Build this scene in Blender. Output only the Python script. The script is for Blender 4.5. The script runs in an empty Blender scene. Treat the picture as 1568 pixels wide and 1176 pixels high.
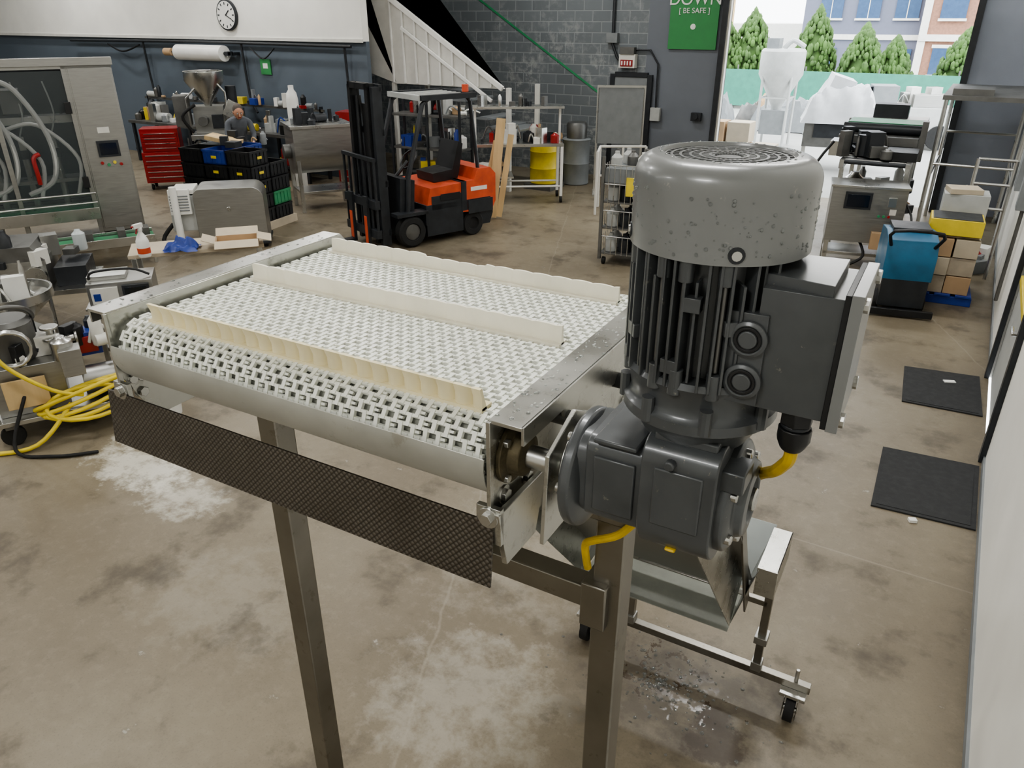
import bpy, bmesh, math, random
from mathutils import Matrix, Vector, noise
random.seed(7)
R=math.radians
scene=bpy.context.scene
def C(r,g,b):
    f=lambda c:(c/255/12.92 if c/255<=.04045 else ((c/255+.055)/1.055)**2.4)
    return (f(r),f(g),f(b),1)
# ---------------------------------------------------------------- materials
def newmat(name):
    m=bpy.data.materials.new(name);m.use_nodes=True
    nt=m.node_tree;b=nt.nodes["Principled BSDF"];return m,nt,b
def nd(nt,t,ins=None,**at):
    n=nt.nodes.new(t)
    for k,v in at.items(): setattr(n,k,v)
    for k,v in (ins or {}).items():
        if isinstance(v,bpy.types.NodeSocket): nt.links.new(v,n.inputs[k])
        else: n.inputs[k].default_value=v
    return n
def math_(nt,op,a,b=None,c=None,clamp=False):
    n=nt.nodes.new("ShaderNodeMath");n.operation=op;n.use_clamp=clamp
    for i,v in enumerate((a,b,c)):
        if v is None: continue
        if isinstance(v,bpy.types.NodeSocket): nt.links.new(v,n.inputs[i])
        else: n.inputs[i].default_value=v
    return n.outputs[0]
def mix_(nt,f,a,b):
    n=nt.nodes.new("ShaderNodeMix");n.data_type='RGBA'
    for k,v in ((0,f),(6,a),(7,b)):
        if isinstance(v,bpy.types.NodeSocket): nt.links.new(v,n.inputs[k])
        else: n.inputs[k].default_value=v
    return n.outputs[2]
def ramp(nt,f,lo,hi):
    n=nt.nodes.new("ShaderNodeMapRange");n.clamp=True
    nt.links.new(f,n.inputs[0]);n.inputs[1].default_value=lo;n.inputs[2].default_value=hi
    return n.outputs[0]
def noi(nt,vec,scale,detail=4,rough=.55):
    return nd(nt,"ShaderNodeTexNoise",{"Vector":vec,"Scale":scale,"Detail":detail,"Roughness":rough}).outputs[0]
MC={}
def mat(name,col,rough=.5,metal=0.,var=.12,scale=6,bump=0.,bscale=60,alpha=1,trans=0,coat=0,emit=0,sss=0,stretch=None,speck=None):
    if name in MC: return MC[name]
    m,nt,b=newmat(name);c=C(*col)
    tc=nt.nodes.new("ShaderNodeTexCoord").outputs["Object"]
    v=tc
    if stretch:
        v=nd(nt,"ShaderNodeMapping",{"Vector":tc,"Scale":stretch}).outputs[0]
    n=noi(nt,v,scale)
    lo=tuple(x*(1-var) for x in c[:3])+(1,);hi=tuple(min(1,x*(1+var)) for x in c[:3])+(1,)
    cc=mix_(nt,ramp(nt,n,.3,.7),lo,hi)
    if speck:
        sp=noi(nt,tc,speck[1],5,.7);cc=mix_(nt,math_(nt,'MULTIPLY',ramp(nt,sp,speck[2],speck[2]+.06),speck[3]),cc,C(*speck[0]))
    nt.links.new(cc,b.inputs["Base Color"])
    rr=nd(nt,"ShaderNodeMapRange",{0:n,1:.3,2:.7,3:max(.02,rough*.85),4:min(1,rough*1.15)}).outputs[0]
    nt.links.new(rr,b.inputs["Roughness"])
    b.inputs["Metallic"].default_value=metal
    if bump:
        bn=noi(nt,v,bscale)
        nt.links.new(nd(nt,"ShaderNodeBump",{"Height":bn,"Strength":bump,"Distance":.01}).outputs[0],b.inputs["Normal"])
    if alpha<1: b.inputs["Alpha"].default_value=alpha
    if trans: b.inputs["Transmission Weight"].default_value=trans
    if coat: b.inputs["Coat Weight"].default_value=coat;b.inputs["Coat Roughness"].default_value=.12
    if emit: b.inputs["Emission Color"].default_value=c;b.inputs["Emission Strength"].default_value=emit
    if sss: b.inputs["Subsurface Weight"].default_value=sss;b.inputs["Subsurface Radius"].default_value=(.01,.01,.008)
    MC[name]=m;return m
steel=mat("stainless_steel",(196,196,193),.3,1,.06,5)
steelb=mat("brushed_stainless",(168,168,165),.42,1,.08,5,.02,30,stretch=(1,1,10))
legm=mat("stainless_floor_reflect",(146,143,136),.34,1,.14,7,.02,40,speck=((96,90,78),24,.6,.3))  # darker, browner stainless; the floor's reflection is put into the base colour
steeld=mat("dull_steel",(120,120,118),.5,.85,.15,7,.04)
steelwet=mat("wet_stainless",(192,192,187),.29,.95,.1,9,.012,50,speck=((120,116,106),26,.58,.3))
panm=mat("satin_aluminium_pan",(176,176,169),.45,.5,.12,9,.02,50,speck=((134,128,110),14,.6,.4))
blk=mat("black_plastic",(28,29,31),.45,0,.2)
dark=mat("dark_painted_metal",(46,49,53),.42,.1,.2,8)
rubber=mat("black_rubber",(30,30,30),.75,0,.2,12,.1)
white=mat("white_plastic",(230,230,226),.4,0,.05)
offw=mat("offwhite_paint",(214,213,207),.55,0,.06)
grey=mat("grey_paint",(128,132,134),.5,0,.1)
lgrey=mat("light_grey_plastic",(178,180,178),.5,0,.08)
redm=mat("red_enamel",(150,34,34),.35,.0,.15,coat=.3)
orange=mat("orange_paint",(200,84,54),.42,0,.18,coat=.15)
yell=mat("yellow_plastic",(218,196,66),.45,0,.12)
yelc=mat("yellow_cable_jacket",(204,172,48),.42,0,.2,30)
blue=mat("blue_plastic",(38,62,140),.45,0,.15)
teal=mat("blue_scrubber_plastic",(44,98,130),.4,0,.15)
green=mat("green_plastic",(60,140,96),.45,0,.15)
greenb=mat("green_banner_vinyl",(62,138,82),.6,0,.06)
card=mat("cardboard",(178,150,118),.85,0,.1,4,.05)
cardp=mat("pale_carton",(188,176,156),.8,0,.1,4,.05)
wood=mat("pine_wood",(204,178,134),.7,0,.2,6,.05,stretch=(1,1,.1))
glassy=mat("polycarbonate_guard",(96,104,106),.08,0,.02,alpha=.28)
clear=mat("clear_hose",(205,212,214),.2,0,.05,alpha=.8)
screen=mat("touchscreen_glass",(18,26,38),.1,0,.1)
denim=mat("dark_trousers",(42,44,52),.9,0,.15)
shirt=mat("grey_work_shirt",(96,100,106),.9,0,.12,12,.1)
skin=mat("skin",(196,148,122),.5,0,.06,sss=.1)
hair=mat("grey_hair",(92,84,78),.8,0,.2,40,.3)
bronze=mat("rusty_hub",(100,92,72),.6,.6,.4,60,.2)
motorp=mat("motor_grey_paint",(80,83,85),.34,.2,.18,14,.012,60,coat=.25,speck=((158,154,142),70,.65,.5))
motorl=mat("fan_cover_grey_paint",(128,130,130),.34,.2,.08,6,.006,40,coat=.25,speck=((176,172,162),60,.67,.55))
beltm=mat("white_belt_plastic",(236,238,230),.36,0,.04,20,sss=.15)
beltd=mat("belt_wear_deck",(150,152,144),.6,0,.12,10)
flightm=mat("cream_flight_plastic",(240,236,220),.4,0,.05,16,sss=.2)
flighty=mat("yellowed_flight_plastic",(234,224,188),.42,0,.1,12,sss=.2)
water=mat("water_drops",(235,240,240),.03,0,0,trans=.9)
leaf=mat("arborvitae_foliage",(72,100,50),.8,0,.4,3)
asph=mat("outdoor_concrete",(160,160,156),.8,0,.1,1.5)
fencem=mat("green_fence_mesh",(72,140,122),.7,0,.12,alpha=.85)
bldg=mat("blue_grey_cladding",(104,108,124),.7,0,.06)
brickr=mat("brick_facade",(148,112,94),.8,0,.2,8)
wing=mat("window_glass_dark",(70,92,122),.12,0,.1)
lamp=mat("lamp_lens",(255,252,245),.4,0,0,emit=6)
matm=mat("rubber_mat",(48,49,50),.85,0,.15,20,.2,120)
wrap=mat("stretch_wrapped_cartons",(172,160,142),.3,0,.2,5,.1,12,coat=.4)
tarp=mat("pale_tarpaulin",(200,202,204),.5,0,.1,4)

def floor_mat():
    m,nt,b=newmat("polished_concrete_floor")
    tc=nt.nodes.new("ShaderNodeTexCoord").outputs["Object"]
    n1=noi(nt,tc,.55,6,.6);n2=noi(nt,tc,2.2,8,.62);n3=noi(nt,tc,14,6,.7);n4=noi(nt,tc,90,3,.6)
    c=mix_(nt,ramp(nt,n1,.35,.65),C(116,106,89),C(138,129,111))
    c=mix_(nt,math_(nt,'MULTIPLY',ramp(nt,n2,.45,.68),.6),c,C(96,86,70))
    c=mix_(nt,math_(nt,'MULTIPLY',ramp(nt,n3,.5,.8),.32),c,C(156,148,132))
    c=mix_(nt,math_(nt,'MULTIPLY',ramp(nt,n4,.55,.75),.3),c,C(80,73,61))
    sx=nd(nt,"ShaderNodeSeparateXYZ",{0:tc});X,Y=sx.outputs[0],sx.outputs[1]
    def blob(cx,cy,rx,ry):
        dx=math_(nt,'DIVIDE',math_(nt,'SUBTRACT',X,cx),rx);dy=math_(nt,'DIVIDE',math_(nt,'SUBTRACT',Y,cy),ry)
        d=math_(nt,'ADD',math_(nt,'MULTIPLY',dx,dx),math_(nt,'MULTIPLY',dy,dy))
        return math_(nt,'SUBTRACT',1,d,clamp=True)
    nf=noi(nt,tc,6,8,.7)
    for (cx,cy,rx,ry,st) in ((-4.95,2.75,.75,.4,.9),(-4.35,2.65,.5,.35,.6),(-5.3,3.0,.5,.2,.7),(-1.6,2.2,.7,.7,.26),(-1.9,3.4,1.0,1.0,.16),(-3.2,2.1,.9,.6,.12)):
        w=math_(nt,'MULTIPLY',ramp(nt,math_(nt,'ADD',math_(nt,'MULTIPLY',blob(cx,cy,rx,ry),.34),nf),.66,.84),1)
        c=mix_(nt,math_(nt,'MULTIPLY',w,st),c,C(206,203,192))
    for (cx,cy,rx,ry) in ((-2.6,5.2,1.4,1.6),(-1.4,7.2,1.2,2.0),(-5.0,4.6,1.5,1.2),(-6.8,8.6,1.9,1.4)):
        w=ramp(nt,math_(nt,'ADD',math_(nt,'MULTIPLY',blob(cx,cy,rx,ry),.25),n2),.55,.8)
        c=mix_(nt,math_(nt,'MULTIPLY',w,.4),c,C(74,67,56))
    l=math_(nt,'ADD',math_(nt,'ADD',X,math_(nt,'MULTIPLY',Y,.42)),math_(nt,'MULTIPLY',n2,.12))
    for off in (.88,6.6,-4.0):
        d=math_(nt,'ABSOLUTE',math_(nt,'ADD',l,off))
        c=mix_(nt,math_(nt,'MULTIPLY',math_(nt,'SUBTRACT',1,ramp(nt,d,.003,.012)),.25),c,C(166,160,146))
    for off in (4.4,10.0):
        d=math_(nt,'ABSOLUTE',math_(nt,'SUBTRACT',Y,off))
        c=mix_(nt,math_(nt,'MULTIPLY',math_(nt,'SUBTRACT',1,ramp(nt,d,.003,.010)),.3),c,C(160,152,138))
    w1=ramp(nt,math_(nt,'ADD',math_(nt,'MULTIPLY',blob(-.74,2.85,.55,.42),.26),n3),.76,.79)
    w2=ramp(nt,math_(nt,'ADD',math_(nt,'MULTIPLY',blob(-.44,2.62,.22,.28),.55),nf),.80,.92)
    w3=ramp(nt,math_(nt,'ADD',math_(nt,'MULTIPLY',blob(-.62,2.75,.75,.6),.30),nf),.60,.8)
    c=mix_(nt,math_(nt,'MULTIPLY',w3,.5),c,C(62,55,45))
    c=mix_(nt,math_(nt,'MULTIPLY',math_(nt,'MAXIMUM',w1,w2),.65),c,C(60,46,32))
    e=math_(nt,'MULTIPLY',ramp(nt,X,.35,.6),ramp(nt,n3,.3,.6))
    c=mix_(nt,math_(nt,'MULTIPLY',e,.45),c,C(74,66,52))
    nt.links.new(c,b.inputs["Base Color"])
    r=math_(nt,'ADD',math_(nt,'MULTIPLY',n2,.35),.27)
    r=math_(nt,'MULTIPLY',r,math_(nt,'SUBTRACT',1,math_(nt,'MULTIPLY',w1,.6)))
    nt.links.new(r,b.inputs["Roughness"])
    nt.links.new(nd(nt,"ShaderNodeBump",{"Height":n3,"Strength":.08,"Distance":.01}).outputs[0],b.inputs["Normal"])
    return m
def block_mat(name,base,mort,swap=False,scuff=.5):
    m,nt,b=newmat(name)
    tc=nt.nodes.new("ShaderNodeTexCoord").outputs["Object"]
    s=nd(nt,"ShaderNodeSeparateXYZ",{0:tc})
    v=nd(nt,"ShaderNodeCombineXYZ",{0:s.outputs[1 if swap else 0],1:s.outputs[2]}).outputs[0]
    br=nd(nt,"ShaderNodeTexBrick",{"Vector":v,"Color1":C(*base),"Color2":C(*[int(x*.93) for x in base]),"Mortar":C(*mort),"Scale":1,"Mortar Size":.011,"Mortar Smooth":.3,"Brick Width":.4,"Row Height":.2})
    n=noi(nt,tc,1.1,6,.65);n2=noi(nt,tc,7,6,.7)
    sc=math_(nt,'MULTIPLY',ramp(nt,n,.42,.6),ramp(nt,n2,.47,.6))
    sc=math_(nt,'MULTIPLY',sc,math_(nt,'SUBTRACT',1.15,ramp(nt,s.outputs[2],.5,3.8)))
    c=mix_(nt,math_(nt,'MULTIPLY',sc,scuff),br.outputs[0],C(184,186,184))
    nt.links.new(c,b.inputs["Base Color"]);b.inputs["Roughness"].default_value=.5
    h=math_(nt,'SUBTRACT',math_(nt,'MULTIPLY',n2,.2),br.outputs[1])
    nt.links.new(nd(nt,"ShaderNodeBump",{"Height":h,"Strength":.4,"Distance":.01}).outputs[0],b.inputs["Normal"])
    return m
def diamond_mat():
    m,nt,b=newmat("embossed_stainless_sheet")
    tc=nt.nodes.new("ShaderNodeTexCoord").outputs["Object"]
    s=nd(nt,"ShaderNodeSeparateXYZ",{0:tc});X,Z=s.outputs[0],s.outputs[2]
    k=math.pi/.0095
    a=math_(nt,'SINE',math_(nt,'MULTIPLY',math_(nt,'ADD',X,Z),k));c=math_(nt,'SINE',math_(nt,'MULTIPLY',math_(nt,'SUBTRACT',X,Z),k))
    h=math_(nt,'ABSOLUTE',math_(nt,'MULTIPLY',a,c))
    n=noi(nt,tc,7,5,.6)
    col=mix_(nt,ramp(nt,h,.0,.8),C(82,78,73),C(124,119,112))
    col=mix_(nt,math_(nt,'MULTIPLY',ramp(nt,n,.45,.7),.5),col,C(78,72,64))
    nt.links.new(col,b.inputs["Base Color"]);b.inputs["Metallic"].default_value=.85;b.inputs["Roughness"].default_value=.34
    nt.links.new(nd(nt,"ShaderNodeBump",{"Height":h,"Strength":.4,"Distance":.002}).outputs[0],b.inputs["Normal"])
    return m
floorM=floor_mat();blockM=block_mat("painted_block_wall",(116,122,126),(140,145,147),scuff=.85);diaM=diamond_mat()
wallD=mat("dark_grey_wall_paint",(94,104,114),.6,0,.06,2)
wallDk=mat("door_surround_paint",(112,117,125),.6,0,.06,2)
wallDl=mat("door_surround_paint_lit",(146,152,164),.6,0,.06,2)  # lighter copy of the surround paint; light put into colour of the backlit piece
wallW=mat("white_wall_paint",(238,237,231),.6,0,.04,2)
ceilM=mat("white_ceiling_deck",(215,215,210),.8,0,.04,2)

# ---------------------------------------------------------------- builder
class B:
    def __init__(s,name): s.name=name;s.v=[];s.f=[];s.m=[];s.mats=[];s.M=Matrix()
    def mi(s,m):
        if m not in s.mats: s.mats.append(m)
        return s.mats.index(m)
    def add(s,vs,fs,m):
        o=len(s.v);k=s.mi(m)
        s.v+= [s.M@Vector(v) for v in vs]
        s.f+= [tuple(i+o for i in f) for f in fs];s.m+=[k]*len(fs)
    def box(s,x0,x1,y0,y1,z0,z1,m,rot=None):
        vs=[(x,y,z) for z in (z0,z1) for y in (y0,y1) for x in (x0,x1)]
        if rot:
            c=Vector(((x0+x1)/2,(y0+y1)/2,(z0+z1)/2));E=Matrix.Rotation(rot[2],3,'Z')@Matrix.Rotation(rot[1],3,'Y')@Matrix.Rotation(rot[0],3,'X')
            vs=[c+E@(Vector(v)-c) for v in vs]
        s.add(vs,[(0,2,3,1),(4,5,7,6),(0,1,5,4),(2,6,7,3),(0,4,6,2),(1,3,7,5)],m)
    def bx(s,c,d,m,rot=None):
        s.box(c[0]-d[0]/2,c[0]+d[0]/2,c[1]-d[1]/2,c[1]+d[1]/2,c[2]-d[2]/2,c[2]+d[2]/2,m,rot)
    def lathe(s,prof,m,o=(0,0,0),ax=(0,0,1),n=32):
        q=Vector((0,0,1)).rotation_difference(Vector(ax).normalized()).to_matrix();o=Vector(o)
        vs=[];fs=[]
        for r,z in prof:
            for i in range(n):
                a=2*math.pi*i/n;vs.append(o+q@Vector((r*math.cos(a),r*math.sin(a),z)))
        for j in range(len(prof)-1):
            for i in range(n):
                k=(i+1)%n;fs.append((j*n+i,j*n+k,(j+1)*n+k,(j+1)*n+i))
        if prof[0][0]>1e-5: fs.append(tuple(range(n))[::-1])
        if prof[-1][0]>1e-5: fs.append(tuple((len(prof)-1)*n+i for i in range(n)))
        s.add(vs,fs,m)
    def cyl(s,p0,p1,r,m,n=20,r2=None):
        p0=Vector(p0);p1=Vector(p1);d=p1-p0
        s.lathe([(r,0),(r if r2 is None else r2,d.length)],m,p0,d,n)
    def tube(s,pts,r,m,n=8,smooth=0,closed=False):
        P=[Vector(p) for p in pts]
        if smooth:
            Q=[];L=len(P)
            for i in range(L-1 if not closed else L):
                g=lambda k:P[k%L] if closed else P[max(0,min(L-1,k))]
                a,b,c,d=g(i-1),g(i),g(i+1),g(i+2)
                for k in range(smooth):
                    t=k/smooth;Q.append(.5*((2*b)+(c-a)*t+(2*a-5*b+4*c-d)*t*t+(3*b-a-3*c+d)*t**3))
            if not closed: Q.append(P[-1])
            P=Q
        L=len(P);vs=[];fs=[];up=None
        for i,p in enumerate(P):
            if closed: t=(P[(i+1)%L]-P[i-1]).normalized()
            else: t=(P[min(i+1,L-1)]-P[max(i-1,0)]).normalized()
            if up is None: up=t.orthogonal().normalized()
            up=(up-t*up.dot(t)).normalized();w=t.cross(up)
            rr=r[min(len(r)-1,int(i*len(r)/L))] if isinstance(r,(list,tuple)) else r
            for k in range(n):
                a=2*math.pi*k/n;vs.append(p+up*math.cos(a)*rr+w*math.sin(a)*rr)
        for i in range(L if closed else L-1):
            for k in range(n):
                q=(k+1)%n;j=(i+1)%L;fs.append((i*n+k,i*n+q,j*n+q,j*n+k))
        if not closed: fs+= [tuple(range(n))[::-1],tuple((L-1)*n+i for i in range(n))]
        s.add(vs,fs,m)
    def prism(s,poly,ax,a,b,m):
        def p(u,v,w): return {'x':(w,u,v),'y':(u,w,v),'z':(u,v,w)}[ax]
        n=len(poly);vs=[p(u,v,a) for u,v in poly]+[p(u,v,b) for u,v in poly]
        fs=[tuple(range(n))[::-1],tuple(range(n,2*n))]+[(i,(i+1)%n,n+(i+1)%n,n+i) for i in range(n)]
        s.add(vs,fs,m)
    def sph(s,c,r,m,sc=(1,1,1),n=12):
        c=Vector(c);vs=[];fs=[];h=n//2
        for j in range(1,h):
            t=math.pi*j/h
            for i in range(n):
                a=2*math.pi*i/n;vs.append(c+Vector((r*sc[0]*math.sin(t)*math.cos(a),r*sc[1]*math.sin(t)*math.sin(a),r*sc[2]*math.cos(t))))
        T=len(vs);vs+= [c+Vector((0,0,r*sc[2])),c-Vector((0,0,r*sc[2]))]
        for j in range(h-2):
            for i in range(n):
                k=(i+1)%n;fs.append((j*n+i,(j+1)*n+i,(j+1)*n+k,j*n+k))
        for i in range(n):
            k=(i+1)%n;fs.append((T,i,k));fs.append((T+1,(h-2)*n+k,(h-2)*n+i))
        s.add(vs,fs,m)
    def drape(s,w,d,h,m,n=26,seed=0,z0=0,top=.55):
        vs=[];fs=[]
        for i in range(n):
            for j in range(n):
                u=i/(n-1)*2-1;v=j/(n-1)*2-1;e=max(abs(u),abs(v))
                k=1 if e<top else max(0,1-((e-top)/(1-top))**1.6)
                q=noise.noise((u*2.3+seed,v*2.3,seed));q2=noise.noise((u*6+seed,v*6,seed+3))
                vs.append((u*w/2*(1+.08*q2),v*d/2*(1+.08*q),z0+max(0,h*k*(1+.35*q+.14*q2))))
        for i in range(n-1):
            for j in range(n-1): a=i*n+j;fs.append((a,a+n,a+n+1,a+1))
        s.add(vs,fs,m)
    def done(s,loc=(0,0,0),rz=0,bevel=0,parent=None,ang=35):
        me=bpy.data.meshes.new(s.name);me.from_pydata(s.v,[],s.f)
        for m in s.mats: me.materials.append(m)
        me.polygons.foreach_set("material_index",s.m)
        bm=bmesh.new();bm.from_mesh(me);bmesh.ops.recalc_face_normals(bm,faces=bm.faces);bm.to_mesh(me);bm.free()
        me.shade_smooth();me.set_sharp_from_angle(angle=R(ang))
        o=bpy.data.objects.new(s.name,me);scene.collection.objects.link(o)
        o.location=loc;o.rotation_euler=(0,0,R(rz))
        if bevel:
            b=o.modifiers.new("bevel","BEVEL");b.width=bevel;b.segments=2;b.limit_method='ANGLE';b.angle_limit=R(40);b.harden_normals=False
        if parent: o.parent=parent
        return o
def empty(name,loc=(0,0,0),rz=0):
    e=bpy.data.objects.new(name,None);scene.collection.objects.link(e);e.location=loc;e.rotation_euler=(0,0,R(rz));e.empty_display_size=.2;return e
def arcp(cx,cy,r,a0,a1,n):
    return [(cx+r*math.cos(R(a0+(a1-a0)*i/n)),cy+r*math.sin(R(a0+(a1-a0)*i/n))) for i in range(n+1)]

# ================================================================ ROOM
b=B("floor");b.box(-24,.6,-6,15.4,-.1,0,floorM);b.done()
b=B("ceiling");b.box(-24,.75,-6,15.4,6.5,6.6,ceilM);b.done()
b=B("wall_right")
b.box(.6,.75,-6,6.15,0,6.5,wallW);b.box(.6,.75,7.9,15.4,0,6.5,wallW);b.box(.6,.75,6.15,7.9,2.4,6.5,wallW);b.done()
b=B("wall_left");b.box(-24.15,-24,-6,15.4,0,6.5,wallD);b.done()
b=B("wall_front");b.box(-24,.75,-6.15,-6,0,6.5,wallW);b.done()
b=B("wall_back")
b.box(-13.6,-6.0,15.25,15.4,0,6.5,blockM)
b.box(-6.0,-4.45,15.25,15.4,0,6.5,wallDk);b.box(-.45,.75,15.25,15.4,0,6.5,wallDl);b.box(-4.45,-.45,15.25,15.4,4.2,6.5,wallDk);b.done()
b=B("wall_mezzanine")
b.box(-24,-10.55,12.2,12.3,0,2.66,wallD)
b.box(-24,-10.55,12.12,12.3,2.66,6.5,wallW)
b.box(-24,-10.55,12.10,12.125,2.64,2.70,offw)
b.box(-13.6,-13.5,12.3,15.25,0,6.5,wallD);b.done()
b=B("trim_doorway")
b.box(-4.53,-4.43,15.1,15.42,0,4.3,dark);b.box(-.47,-.37,15.1,15.42,0,4.3,dark);b.box(-4.53,-.37,15.1,15.42,4.2,4.3,dark)
b.box(-4.43,-4.39,15.14,15.24,0,4.2,offw);b.done()
b=B("door_overhead")
for i in range(5): b.box(-4.43,-.47,14.6-i*.55,15.08-i*.55,4.36,4.39,offw)
b.done()
b=B("baseboard_right")
b.box(.585,.6,-6,6.1,0,.06,grey);b.box(.585,.6,7.95,15.2,0,.06,grey);b.done()
b=B("door_side")
b.box(.56,.60,6.1,6.2,0,2.45,dark);b.box(.56,.60,7.85,7.95,0,2.45,dark);b.box(.56,.60,6.2,7.85,2.39,2.45,dark)
b.box(.62,.66,6.15,7.9,.0,2.4,lgrey);b.box(.60,.62,6.25,7.8,.98,1.04,yell)
b.cyl((.6,6.35,.98),(.54,6.35,.98),.02,steel,10);b.cyl((.545,6.33,.98),(.545,6.5,.98),.012,steel,8);b.done(bevel=.004)
b=B("breaker_panel")
b.tube([(.56,9.4,0.3),(.56,9.4,4)],.02,steeld);b.box(.49,.595,9.3,9.5,1.3,1.7,grey);b.box(.51,.595,11.0,11.4,1.2,1.9,grey);b.done(bevel=.005)
b=B("door_exit")
b.box(-6.72,-6.62,15.17,15.25,0,2.05,dark);b.box(-5.92,-5.82,15.17,15.25,0,2.05,dark);b.box(-6.62,-5.92,15.17,15.25,2.0,2.09,dark)
b.box(-6.62,-5.92,15.19,15.24,.02,2.0,grey);b.box(-6.06,-5.98,15.17,15.19,1.25,1.8,white)
b.box(-6.6,-5.95,15.14,15.18,1.0,1.06,steel);b.done(bevel=.005)
b=B("exit_sign");b.box(-6.52,-6.18,15.1,15.24,2.17,2.42,offw);b.box(-6.48,-6.22,15.085,15.1,2.2,2.32,redm)
for i in range(4): b.box(-6.46+i*.06,-6.43+i*.06,15.08,15.086,2.22,2.30,white)
b.box(-6.5,-6.2,15.08,15.2,2.42,2.55,steeld);b.done(bevel=.005)
b=B("electrical_conduit")
b.tube([(-6.72,15.2,6.4),(-6.72,15.2,2.6),(-6.6,15.2,2.35),(-6.54,15.2,2.3)],.03,dark)
b.tube([(-6.2,15.2,2.5),(-5.9,15.2,2.5),(-5.72,15.2,2.25),(-5.7,15.2,1.2)],.02,dark)
b.box(-6.84,-6.6,15.14,15.24,2.62,2.8,grey);b.box(-5.8,-5.6,15.15,15.24,1.2,1.45,lgrey);b.box(-4.95,-4.75,15.15,15.24,1.25,1.4,dark);b.cyl((-4.85,15.12,1.33),(-4.85,15.24,1.33),.05,dark)
b.done(bevel=.004)
b=B("safety_banner");b.box(-5.56,-4.62,15.2,15.235,2.53,4.1,greenb)
def txt(s,loc,size,m,rot=(R(90),0,0),ext=.002,par=None,name="lettering"):
    cu=bpy.data.curves.new(name,'FONT');cu.body=s;cu.size=size;cu.align_x='CENTER';cu.extrude=ext;cu.materials.append(m)
    o=bpy.data.objects.new(name,cu);o.location=loc;o.rotation_euler=rot;scene.collection.objects.link(o)
    if par: o.parent=par
    return o
ban=b.done()
txt("SLOW",(-5.09,15.19,3.6),.3,white,par=ban);txt("DOWN",(-5.09,15.19,3.29),.3,white,par=ban);txt("[ BE SAFE ]",(-5.09,15.19,3.15),.13,white,par=ban)
bb=B("badge");bb.lathe([(.05,0),(.05,.01)],white,(-5.09,15.2,2.92),(0,-1,0));bb.done(parent=ban)
b=B("clock")
b.lathe([(.0,0),(.3,0),(.3,.05),(.27,.06)],dark,(-14.2,12.11,3.12),(0,-1,0),40)
b.lathe([(.0,0),(.268,0),(.268,.062)],white,(-14.2,12.11,3.12),(0,-1,0),40)
for i in range(12):
    a=R(30*i);b.bx((-14.2+.22*math.sin(a),12.045,3.12+.22*math.cos(a)),(.02,.006,.05),dark,(0,a,0))
b.bx((-14.15,12.04,3.16),(.02,.006,.15),dark,(0,R(50),0));b.bx((-14.12,12.04,3.08),(.014,.006,.2),dark,(0,R(115),0));b.done()
b=B("safety_sign");b.box(-13.5,-13.2,12.17,12.19,1.98,2.28,greenb);b.box(-13.42,-13.28,12.165,12.17,2.1,2.2,white);b.done()
b=B("paper_roll_holder")
b.cyl((-15.75,11.90,2.38),(-14.25,11.90,2.38),.16,white,24);b.cyl((-16.0,11.90,2.38),(-14.1,11.90,2.38),.03,dark)
b.box(-15.9,-15.8,11.86,12.0,2.34,2.42,dark);b.box(-14.2,-14.1,11.86,12.0,2.34,2.42,dark);b.box(-15.9,-14.1,11.98,12.0,2.34,2.42,dark);b.box(-15.9,-15.8,12.0,12.19,2.34,2.40,dark);b.box(-14.2,-14.1,12.0,12.19,2.34,2.40,dark);b.cyl((-16.2,11.90,2.38),(-15.95,11.90,2.38),.08,card);b.done()
b=B("pipework")
b.tube([(-20,12.05,2.56),(-16,12.05,2.59),(-14,12.05,2.59),(-10.8,12.05,2.57)],.028,dark,smooth=4)
for x in (-13.9,-11.0,-17.2): b.tube([(x,12.08,2.57),(x,12.13,1.5),(x+.2,12.1,1.2)],.025,dark,smooth=3)
b.tube([(-18.5,12.05,2.5),(-17.9,12.0,2.35),(-17.3,12.05,2.5)],.02,blk,smooth=5);b.tube([(-13.6,12.05,2.5),(-13.2,12.0,2.3),(-12.9,12.05,2.5)],.015,blk,smooth=5)
b.done()
b=B("staircase")
Y0,Y1=12.75,12.85
b.prism([(-11.7,6.0),(-11.7,4.2),(-10.33,3.40),(-7.8,1.88),(-10.3,1.88),(-11.7,2.25)][::-1],'y',Y0,Y1,offw)
for i in range(9):
    t=i/8;x=-10.35+t*2.3;zt=3.38-t*1.38
    b.box(x-.02,x+.02,Y0-.03,Y0,1.9,zt,white)
b.bx((-9.06,Y0-.03,2.65),(2.97,.06,.09),white,(0,R(31),0))
b.bx((-9.06,Y0-.03,2.28),(2.4,.05,.06),white,(0,R(31),0))
for i in range(9):
    x=-10.3+i*.26;z=2.38-i*.156;b.box(x-.02,x+.27,12.86,13.9,z,z+.04,grey)
b.box(-8.0,-7.6,12.86,13.9,1.10,1.14,grey)
for x in (-10.4,-7.7):
    b.box(x-.04,x+.04,12.76,12.84,0,1.9,offw);b.box(x-.04,x+.04,13.86,13.94,0,1.9,offw)
b.done(bevel=.005)
b=B("trim_stripe_green");b.bx((-8.9,15.24,2.82),(5.2,.01,.04),green,(0,R(31),0));b.done()

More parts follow.
